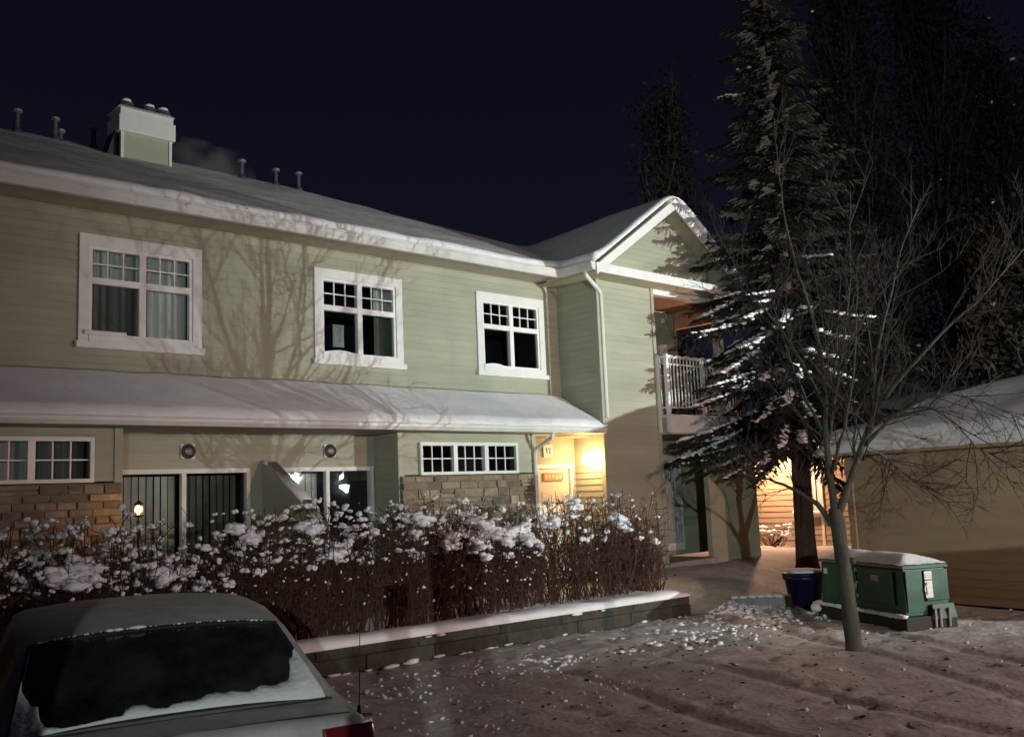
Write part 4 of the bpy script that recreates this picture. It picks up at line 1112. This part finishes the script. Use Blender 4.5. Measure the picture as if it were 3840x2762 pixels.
# ------------------------------------------------------------------ spruce
def spruce(x, y, zb, H, Rmax, z_low, label):
    root = empty('spruce_tree', (x, y, zb), label, 'tree')
    t = MB(); pts = [(x, y, zb-.15), (x, y, zb+.05), (x, y, zb+.5), (x+.02, y, zb+1.5), (x, y, zb+4), (x, y, zb+8), (x, y, zb+H)]
    t.tube(pts, [.26, .215, .19, .175, .13, .07, .01], 12); t.build('trunk', M['sprucebark'], root, smooth=True)
    nd, sn, br = MB(), MB(), MB()
    z = z_low
    while z < zb+H-.1:
        fr = (z-z_low)/(zb+H-z_low)
        R = Rmax*min(1, .86+1.6*fr)*(1-fr)**.80 + .12
        n = 8 if fr < .6 else 6
        a0 = rr(0, 6.28)
        for k in range(n):
            a = a0+6.283*k/n+rr(-.25, .25); L = R*rr(.60, 1.12); zz = z+rr(-.22, .22)
            out = Vector((math.cos(a), math.sin(a), 0)); side = Vector((-out.y, out.x, 0))
            droop = .16+.36*(1-fr); sag = rr(.6, 1.35)
            ax = [Vector((x, y, zz))+out*(L*s)+Vector((0, 0, -droop*L*(s**1.15)*sag + .10*L*s**3)) for s in (0, .2, .4, .6, .8, 1)]
            br.tube(ax, [.022, .018, .014, .010, .007, .004], 4, cap=False)
            s = .10
            while s < 1.0:
                i = min(4, int(s*5)); p = ax[i].lerp(ax[i+1], s*5-i); d = (ax[i+1]-ax[i]).normalized()
                for sg in (-1, 1):
                    lt = (.16+.42*(1-s)**.8)*rr(.6, 1.1)*min(1, L/1.3+.3)
                    v = (side*sg*rr(.7, 1)+d*rr(.5, .9)+Vector((0, 0, rr(-.5, -.02)))).normalized()
                    m = max(2, int(lt/.10)); q = p
                    for j in range(m):
                        q2 = q+v*(lt/m); v = (v+Vector((rr(-.1, .1), rr(-.1, .1), rr(-.22, .02)))).normalized()
                        w = rr(.015, .030)*(1-.4*j/m); nn = v.cross(Vector((rr(-1, 1), rr(-1, 1), .9))).normalized()*w
                        dn = Vector((0, 0, -w*rr(.6, 1.2)))
                        nd.quad(q-nn, q+nn, q2+nn*.7, q2-nn*.7)
                        nd.quad(q, q+dn+nn*.3, q2+dn+nn*.3, q2)
                        q = q2
                s += .060/max(.5, L)
            snowy = .95 if zz < 6.0 else (.22 if zz < 6.8 else .02)
            if .736*out.x-.676*out.y > .05: snowy *= .22
            if rnd() < snowy and L > .5:
                s = rr(.30, .55); e2 = rr(.75, 1.0)
                while s < e2:
                    i = min(4, int(s*5)); p = ax[i].lerp(ax[i+1], s*5-i); d = (ax[i+1]-ax[i]).normalized()
                    sn.blob(p+Vector((0, 0, .03))+side*rr(-.05, .05), rr(.045, .10)*(1.15-.4*s), 1, .9, (abs(out.x)*.7+.7, abs(out.y)*.7+.7, .45))
                    if rnd() < .5: sn.blob(p+side*rr(-.26, .26)+d*rr(-.1, .1)+Vector((0, 0, rr(-.10, .02))), rr(.018, .055), 1, .9, (1, 1, .6))
                    s += .055/L*1.6
        z += .17+.10*fr
    nd.build('needles', M['needle'], root, fix=False); br.build('boughs', M['sprucebark'], root, fix=False)
    sn.build('snow_load', M['snow_rough'], root, smooth=True, fix=False)
spruce(16.42, 9.78, .42, 12.6, 2.40, 2.80, 'tall spruce with snow on its lower boughs standing right of the balcony')

# ------------------------------------------------------------------ dark trees behind
def upright_tree(name, x, y, H, W, label, nleaf, nbr, snowy=0, base=0.0, leafm=None, bare_top=.15):
    root = empty(name, (x, y, base), label, 'tree', 'dark trees behind the buildings')
    t = MB(); t.tube([(x, y, base-.2), (x, y, base+H*.3), (x+.1, y, base+H*.6), (x, y, base+H*.97)], [.20, .15, .09, .015], 8); 
    t.build('trunk', M['sprucebark'], root, smooth=True)
    br, lf, sn = MB(), MB(), MB()
    for i in range(nbr):
        h = rr(.12, .85); a = rr(0, 6.283); z = base+H*h
        rad = W*(1-max(0, h-.45)*1.1)*rr(.5, 1.0); L = rr(.14, .26)*H*(1-.4*h)
        o = Vector((math.cos(a), math.sin(a), 0))
        p = [Vector((x, y, z)), Vector((x, y, z+L*.3))+o*rad*.55, Vector((x, y, z+L*.65))+o*rad*.9, Vector((x, y, z+L))+o*rad]
        p = [q+Vector((rr(-.1, .1), rr(-.1, .1), 0)) if j else q for j, q in enumerate(p)]
        br.tube(p, [.045, .03, .018, .006], 4, cap=False)
        twigs(br, p, 5, .4, 1.1, 0, .010, .5)
        for j in range(int(nleaf*1.7)):
            s = rr(.25, 1); k = min(2, int(s*3)); q = p[k].lerp(p[k+1], s*3-k)+Vector((rr(-.42, .42), rr(-.42, .42), rr(-.4, .5)))
            w = rr(.045, .125); u = Vector((rr(-1, 1), rr(-1, 1), rr(-1, 1))).normalized()*w; v = u.orthogonal().normalized()*w*.8
            lf.quad(q-u, q-v*.8, q+u, q+v*.8)
            if snowy and rnd() < snowy: sn.blob(q, rr(.03, .08), 1, .5, (1, 1, .6))
    br.build('branches', M['poplar'], root, fix=False); lf.build('leaves', leafm or M['darkleaf'], root, fix=False)
    if sn.v: sn.build('snow_load', M['snow_rough'], root, smooth=True, fix=False)
upright_tree('poplar_tree', 23.2, 17.7, 15.2, 1.15, 'narrow dark poplar rising behind the front gable', 42, 110)
upright_tree('poplar_tree', 25.3, 12.6, 17.5, 1.5, 'tall dark poplar just right of the spruce, behind the garage', 46, 150, .001)
upright_tree('poplar_tree', 27.0, 11.0, 18.5, 1.6, 'broadest dark poplar of the right-hand clump, its top out of frame', 46, 160, .001)
upright_tree('poplar_tree', 28.2, 9.7, 15.5, 1.5, 'outermost dark poplar at the right edge with flecks of snow', 44, 140, .004)
upright_tree('bushy_tree', 22.6, 7.4, 8.2, 1.7, 'lower dark bushy tree above the right part of the garage roof', 50, 110, .002, leafm=M['needle'])

# ------------------------------------------------------------------ garage on the right
gr = empty('garage', (17.5, 5.5, 0), 'low tan garage with a snow-covered hip roof at the right edge', 'garage')
GA = Vector((15.62, 8.33, 0)); gd = Vector((-.172, -1.0, 0)).normalized(); gn = Vector((gd.y, -gd.x, 0))   # wall runs towards the viewer
gn = gn if gn.x < 0 else -gn
GLn = 5.5
siding_wall('garage_wall', gr, (GA.x, GA.y), (gd.x, gd.y), (gn.x, gn.y), GLn, .03, 2.40, m=M['siding_tan'], e=.13, lap=.013)
bk = -gn
siding_wall('garage_end_wall', gr, (GA.x+bk.x*5, GA.y+bk.y*5), (-bk.x, -bk.y), (-gd.x, -gd.y), 5.0, .03, 2.40, m=M['siding_tan'], e=.13)
E2 = GA+gd*GLn
siding_wall('garage_end_wall', gr, (E2.x, E2.y), (bk.x, bk.y), (gd.x, gd.y), 5.0, .03, 2.40, m=M['siding_tan'], e=.13)
b = MB(); O2 = GA-gd*.06+gn*.06
b.pbox((O2.x, O2.y), (gd.x, gd.y), (gn.x, gn.y), 0, .12, -.04, .01, .03, 2.40); b.build('corner_trim', M['siding_tan'], gr)
def GP(a, q, z): p = GA+gd*a+bk*q; return (p.x, p.y, z)     # a along the wall, q into the building
b = MB(); b.hexa([GP(-.4, -.40, 2.40), GP(GLn+.4, -.40, 2.40), GP(GLn+.4, 5.4, 2.40), GP(-.4, 5.4, 2.40), GP(-.4, -.40, 2.47), GP(GLn+.4, -.40, 2.47), GP(GLn+.4, 5.4, 2.47), GP(-.4, 5.4, 2.47)])
b.build('roof_eaves', M['siding_tan'], gr)
mb = MB(); na, nq = 60, 66
for i in range(na+1):
    for j in range(nq+1):
        a = -.45+(GLn+.9)*i/na; q = -.45+5.9*j/nq
        e_ = min(a+.45, GLn+.45-a, q+.45, 5.45-q); z = 2.48+.37*e_
        soft = sm(e_/.22)
        z += .26*soft+.06*noise.noise(Vector((a*1.1, q*1.1, 1)))*soft
        if e_ <= 1e-6: z = 2.47
        if e_ <= .12: z -= .03+.03*noise.noise(Vector((a*1.6, q*1.6, 8)))
        mb.v.append(GP(a, q, z))
for i in range(na):
    for j in range(nq): mb.f.append((i*(nq+1)+j, i*(nq+1)+j+1, (i+1)*(nq+1)+j+1, (i+1)*(nq+1)+j))
mb.build('roof_snow', M['snow'], gr, smooth=True)

# ------------------------------------------------------------------ the far building in the gap
fb = empty('far_building', (21.5, 12, .4), 'tan sided house lit orange in the gap behind the spruce trunk', 'building')
XF = 21.3
siding_wall('front_wall', fb, (XF, 20.0), (0, -1), (-1, 0), 9.0, .30, 3.0, [(7.18, 7.85, 1.22, 2.5)], m=M['siding_tan'], e=.14)
w = MB(); w.box(XF-.05, XF, 12.10, 12.18, 1.14, 2.58); w.box(XF-.05, XF, 12.80, 12.88, 1.14, 2.58); w.box(XF-.05, XF, 12.18, 12.80, 2.50, 2.58); w.box(XF-.08, XF, 12.18, 12.80, 1.14, 1.23); w.box(XF-.03, XF+.02, 12.46, 12.51, 1.23, 2.5)
wo = w.build('window', M['white'], fb)
w = MB(); w.quad((XF+.02, 12.16, 1.2), (XF+.02, 12.82, 1.2), (XF+.02, 12.82, 2.52), (XF+.02, 12.16, 2.52)); w.build('pane', M['curtain'], wo, fix=False)
w = MB(); w.box(XF-.14, XF-.03, 12.05, 12.92, 1.20, 1.29); w.build('sill_snow', M['snow'], wo, bevel=.03, smooth=True)
t = MB(); t.box(XF-.035, XF+.02, 12.13-.0, 12.20, .3, 1.13); t.build('corner_trim', M['white'], fb)
rf = MB(); rf.prism([(XF-.5, 20.2, 2.95), (XF+4, 20.2, 4.0), (XF+8.5, 20.2, 2.95)], (0, -9.4, 0)); rf.build('roof', M['shingle'], fb)
rf = MB(); rf.prism([(XF-.55, 20.3, 2.98), (XF+4, 20.3, 4.04), (XF+4, 20.3, 4.2), (XF-.58, 20.3, 3.14)], (0, -9.6, 0)); rf.build('roof_snow', M['snow'], fb)
# snowy shrub against that wall
bs = empty('shrub', (20.75, 13.25, .42), 'small snow-covered bush against the orange-lit far wall', 'shrub')
s = MB(); st = MB()
for i in range(26):
    a = rr(0, 6.28); q = Vector((20.7+rr(-.15, .1)+math.cos(a)*.25, 13.25+math.sin(a)*.55, .45+rr(.25, .55)))
    st.tube([(20.75+rr(-.1, .1), 13.25+rr(-.2, .2), .38), q], [.012, .006], 4)
    s.blob(q, rr(.05, .12), 1, .4, (1, 1, .6))
st.build('stems', M['shrub_twig'], bs, fix=False); s.build('snow_load', M['snow_rough'], bs, smooth=True)
# sodium lamp on the far wall, behind the spruce trunk
SL = Vector((XF-.75, 13.25, 2.85))
so = empty('wall_lantern', SL, 'orange wall lamp on the far tan house, half hidden by the spruce', 'wall lamp')
s = MB(); s.blob(SL, .08, 2, 0); s.build('bulb', emit_mat('sodium_glow', (1.0, .56, .34), SODIUM_W*8), so, smooth=True)
s = MB(); s.box(XF-.05, XF-.026, 13.19, 13.31, 2.78, 3.05); s.tube([(XF-.05, 13.25, 2.98), (XF-.70, 13.25, 3.0), (XF-.75, 13.25, 2.93)], .02, 6); s.build('bracket', M['metal'], so)

# ------------------------------------------------------------------ ground litter: snow crumbs and leaves
mb = MB()
def crumb(x, y, r): mb.blob((x, y, gz(x, y)+r*.25), r, 1, 1.3, (rr(.7, 1.8), rr(.7, 1.8), rr(.5, 1.0)))
for i in range(4200):
    x = 8.0+5.6*rnd()**.8; y = wall_y(x)-.10-abs(random.gauss(0, .62))
    if y > 6: crumb(x, y, rr(.008, .036)*rr(.4, 1.3))
for i in range(260): crumb(rr(5.0, 7.9), rr(6.4, 9.3), rr(.006, .022))
for i in range(130): crumb(rr(7, 16), rr(3.2, 8.5), rr(.006, .022))
tag(mb.build('snow_crumbs', M['snow_rough'], smooth=True, fix=False), 'broken snow crumbs ploughed along the foot of the retaining wall', 'snow', kind='stuff')
mb = MB()
for i in range(900):
    x, y = (rr(6, 17), rr(3.0, 10.8)) if i % 2 else (rr(8.5, 14.2), 9.0-abs(random.gauss(0, 1.1)))
    if x < 12.3 and y > wall_y(x)-.05: continue
    z = gz(x, y)+.022*noise.noise(Vector((x*.9, y*.9, 0)))+.016; w = rr(.012, .045); a = rr(0, 6.28)
    u = Vector((math.cos(a), math.sin(a), rr(-.2, .3)))*w; v = Vector((-math.sin(a), math.cos(a), rr(-.1, .4)))*w*rr(.3, .7); p = Vector((x, y, z))
    mb.add([p-u, p-v, p+u, p+v+Vector((0, 0, .006))], [(0, 1, 2), (0, 2, 3)])
tag(mb.build('fallen_leaves', M['leaf'], fix=False), 'dark fallen leaves scattered over the trodden snow', 'leaves', kind='stuff')

# ------------------------------------------------------------------ lamps outside the frame (their posts and heads stand there)
def flood(pos, aim, power, col, size, label, angle=150, blend=.6, lens=.15):
    root = empty('flood_light', (pos.x, pos.y, 0), label, 'lamp')
    d = (Vector(aim)-pos).normalized()
    b = MB(); b.tube([(pos.x, pos.y, 0), (pos.x, pos.y, pos.z-.02)], [.06, .045], 10); b.build('post', M['metal'], root)
    h = MB(); q = pos-d*.16; h.tube([q-d*.12, q, q+d*.06], [.06, lens+.01, lens+.02], 14); h.build('lamp_head', M['metal'], root)
    e_ = MB(); e_.tube([q+d*.062, q+d*.07], [lens, lens], 18); e_.build('lens', emit_mat('flood_lens', col, 300 if lens > .2 else 12), root)
    l = bpy.data.lights.new('flood_lamp', 'SPOT'); l.energy = power; l.color = col; l.spot_size = math.radians(angle); l.spot_blend = blend; l.shadow_soft_size = size
    lo = bpy.data.objects.new('flood_lamp', l); COL.objects.link(lo); lo.parent = root
    lo.matrix_parent_inverse = Matrix.Translation(root.location).inverted()
    lo.location = pos+d*.02; lo.rotation_euler = d.to_track_quat('-Z', 'Y').to_euler()
flood(YARD_LAMP_POS, (15.4, 12.5, 5.6), YARD_W, (.92, 1.0, .94), .022, 'cool-white flood light on a post beyond the garage', 84, 1.0)
flood(PORCH_LAMP_POS, (18.5, 10.0, 2.5), PORCH_W, (.92, 1.0, .95), .03, 'cool-white flood light on a post behind the photographer', 66, 1.0)
flood(Vector((18.3, -3.1, 2.62)), (8.2, 12.5, 2.3), 60, (.90, 1.0, .98), .05, 'second flood light on the yard post, mirrored in the patio door', 40, 1.0, .34)
# sodium street lamp
sl = empty('street_lamp', (STREET_POS.x, STREET_POS.y, 0), 'sodium yard lamp on a post behind the photographer', 'street lamp')
b = MB(); b.tube([(STREET_POS.x, STREET_POS.y-.6, 0), (STREET_POS.x, STREET_POS.y-.6, STREET_POS.z), (STREET_POS.x, STREET_POS.y-.45, STREET_POS.z+.2), (STREET_POS.x, STREET_POS.y-.1, STREET_POS.z+.25)], [.09, .06, .05, .04], 10); b.build('post', M['metal'], sl)
b = MB(); b.blob((STREET_POS.x, STREET_POS.y, STREET_POS.z+.22), .26, 2, 0, (1, 1.4, .4)); b.build('lamp_head', M['metal'], sl, smooth=True)
b = MB(); b.blob((STREET_POS.x, STREET_POS.y, STREET_POS.z+.10), .13, 2, 0, (1, 1, .5)); b.build('lens', emit_mat('street_glow', (1.0, .5, .25), 6), sl, smooth=True)
l = bpy.data.lights.new('street_lamp_light', 'SPOT'); l.energy = STREET_W; l.color = (1.0, .56, .47); l.spot_size = math.radians(92); l.spot_blend = 1.0; l.shadow_soft_size = .10
lo = bpy.data.objects.new('street_lamp_light', l); COL.objects.link(lo); lo.parent = sl; lo.matrix_parent_inverse = Matrix.Translation(sl.location).inverted()
lo.location = STREET_POS-Vector((0, 0, .02)); lo.rotation_euler = (Vector((12.6, 7.0, 0.3))-STREET_POS).to_track_quat('-Z', 'Y').to_euler()
# added unseen boards for parked cars and photographer, shaped to throw the low shadow bands
fc = empty('blocker_fence', (-.24, -1.0, 0), 'added unseen board fence that blocks the lamp behind the photographer', 'fence')
fu = (.817, -.576); fn = (.576, .817)
def blocker_run(t0, t1, h):
    t = t0
    while t < t1-.001:
        e_ = min(t+.145, t1); b = MB(); b.pbox((-.243, -1.0), fu, fn, t, e_, -.012, .012, 0, h); b.build('blocker_board', M['bark'], fc); t = e_
    b = MB(); b.pbox((-.243, -1.0), fu, fn, t0, t1, -.05, -.0125, h-.25, h-.16); b.pbox((-.243, -1.0), fu, fn, t0, t1, -.05, -.0125, .3, .4); b.build('blocker_rail', M['bark'], fc)
blocker_run(-7, -1.2, 2.28); blocker_run(-1.2, -.36, 1.45); blocker_run(-.36, -.04, 1.98); blocker_run(.37, 2.46, 1.83); blocker_run(2.47, 6.5, 2.33)
b = MB(); b.pbox((-.243, -1.0), fu, fn, .08, .36, -.14, .14, 0, 2.6); b.build('blocker_post', M['bark'], fc)
b = MB(); b.pbox((-.243, -1.0), fu, fn, -.17, -.05, -.075, -.0125, 0, 2.3); b.build('blocker_post', M['bark'], fc)

# ------------------------------------------------------------------ steam drifting from the chimney
def steam():
    mb = MB(); mb.blob((8.15, 17.6, 8.78), 1.0, 3, .35, (1.15, .5, .42))
    o = mb.build('steam', None, smooth=True)
    m = bpy.data.materials.new('steam'); m.use_nodes = True
    N, L = m.node_tree.nodes, m.node_tree.links; N.clear()
    out = N.new('ShaderNodeOutputMaterial'); v = N.new('ShaderNodeVolumePrincipled'); tc = N.new('ShaderNodeTexCoord')
    n = N.new('ShaderNodeTexNoise'); n.inputs['Scale'].default_value = 1.6; n.inputs['Detail'].default_value = 4
    mr = N.new('ShaderNodeMapRange'); mr.inputs['From Min'].default_value = .42; mr.inputs['From Max'].default_value = .8; mr.inputs['To Min'].default_value = 0; mr.inputs['To Max'].default_value = 1.1
    L.new(tc.outputs['Object'], n.inputs[0]); L.new(n.outputs[0], mr.inputs[0]); L.new(mr.outputs[0], v.inputs['Density']); L.new(v.outputs[0], out.inputs['Volume'])
    v.inputs['Color'].default_value = (.8, .8, .8, 1)
    o.data.materials.append(m)
    tag(o, 'thin steam drifting to the right of the chimney', 'steam', kind='stuff')
steam()
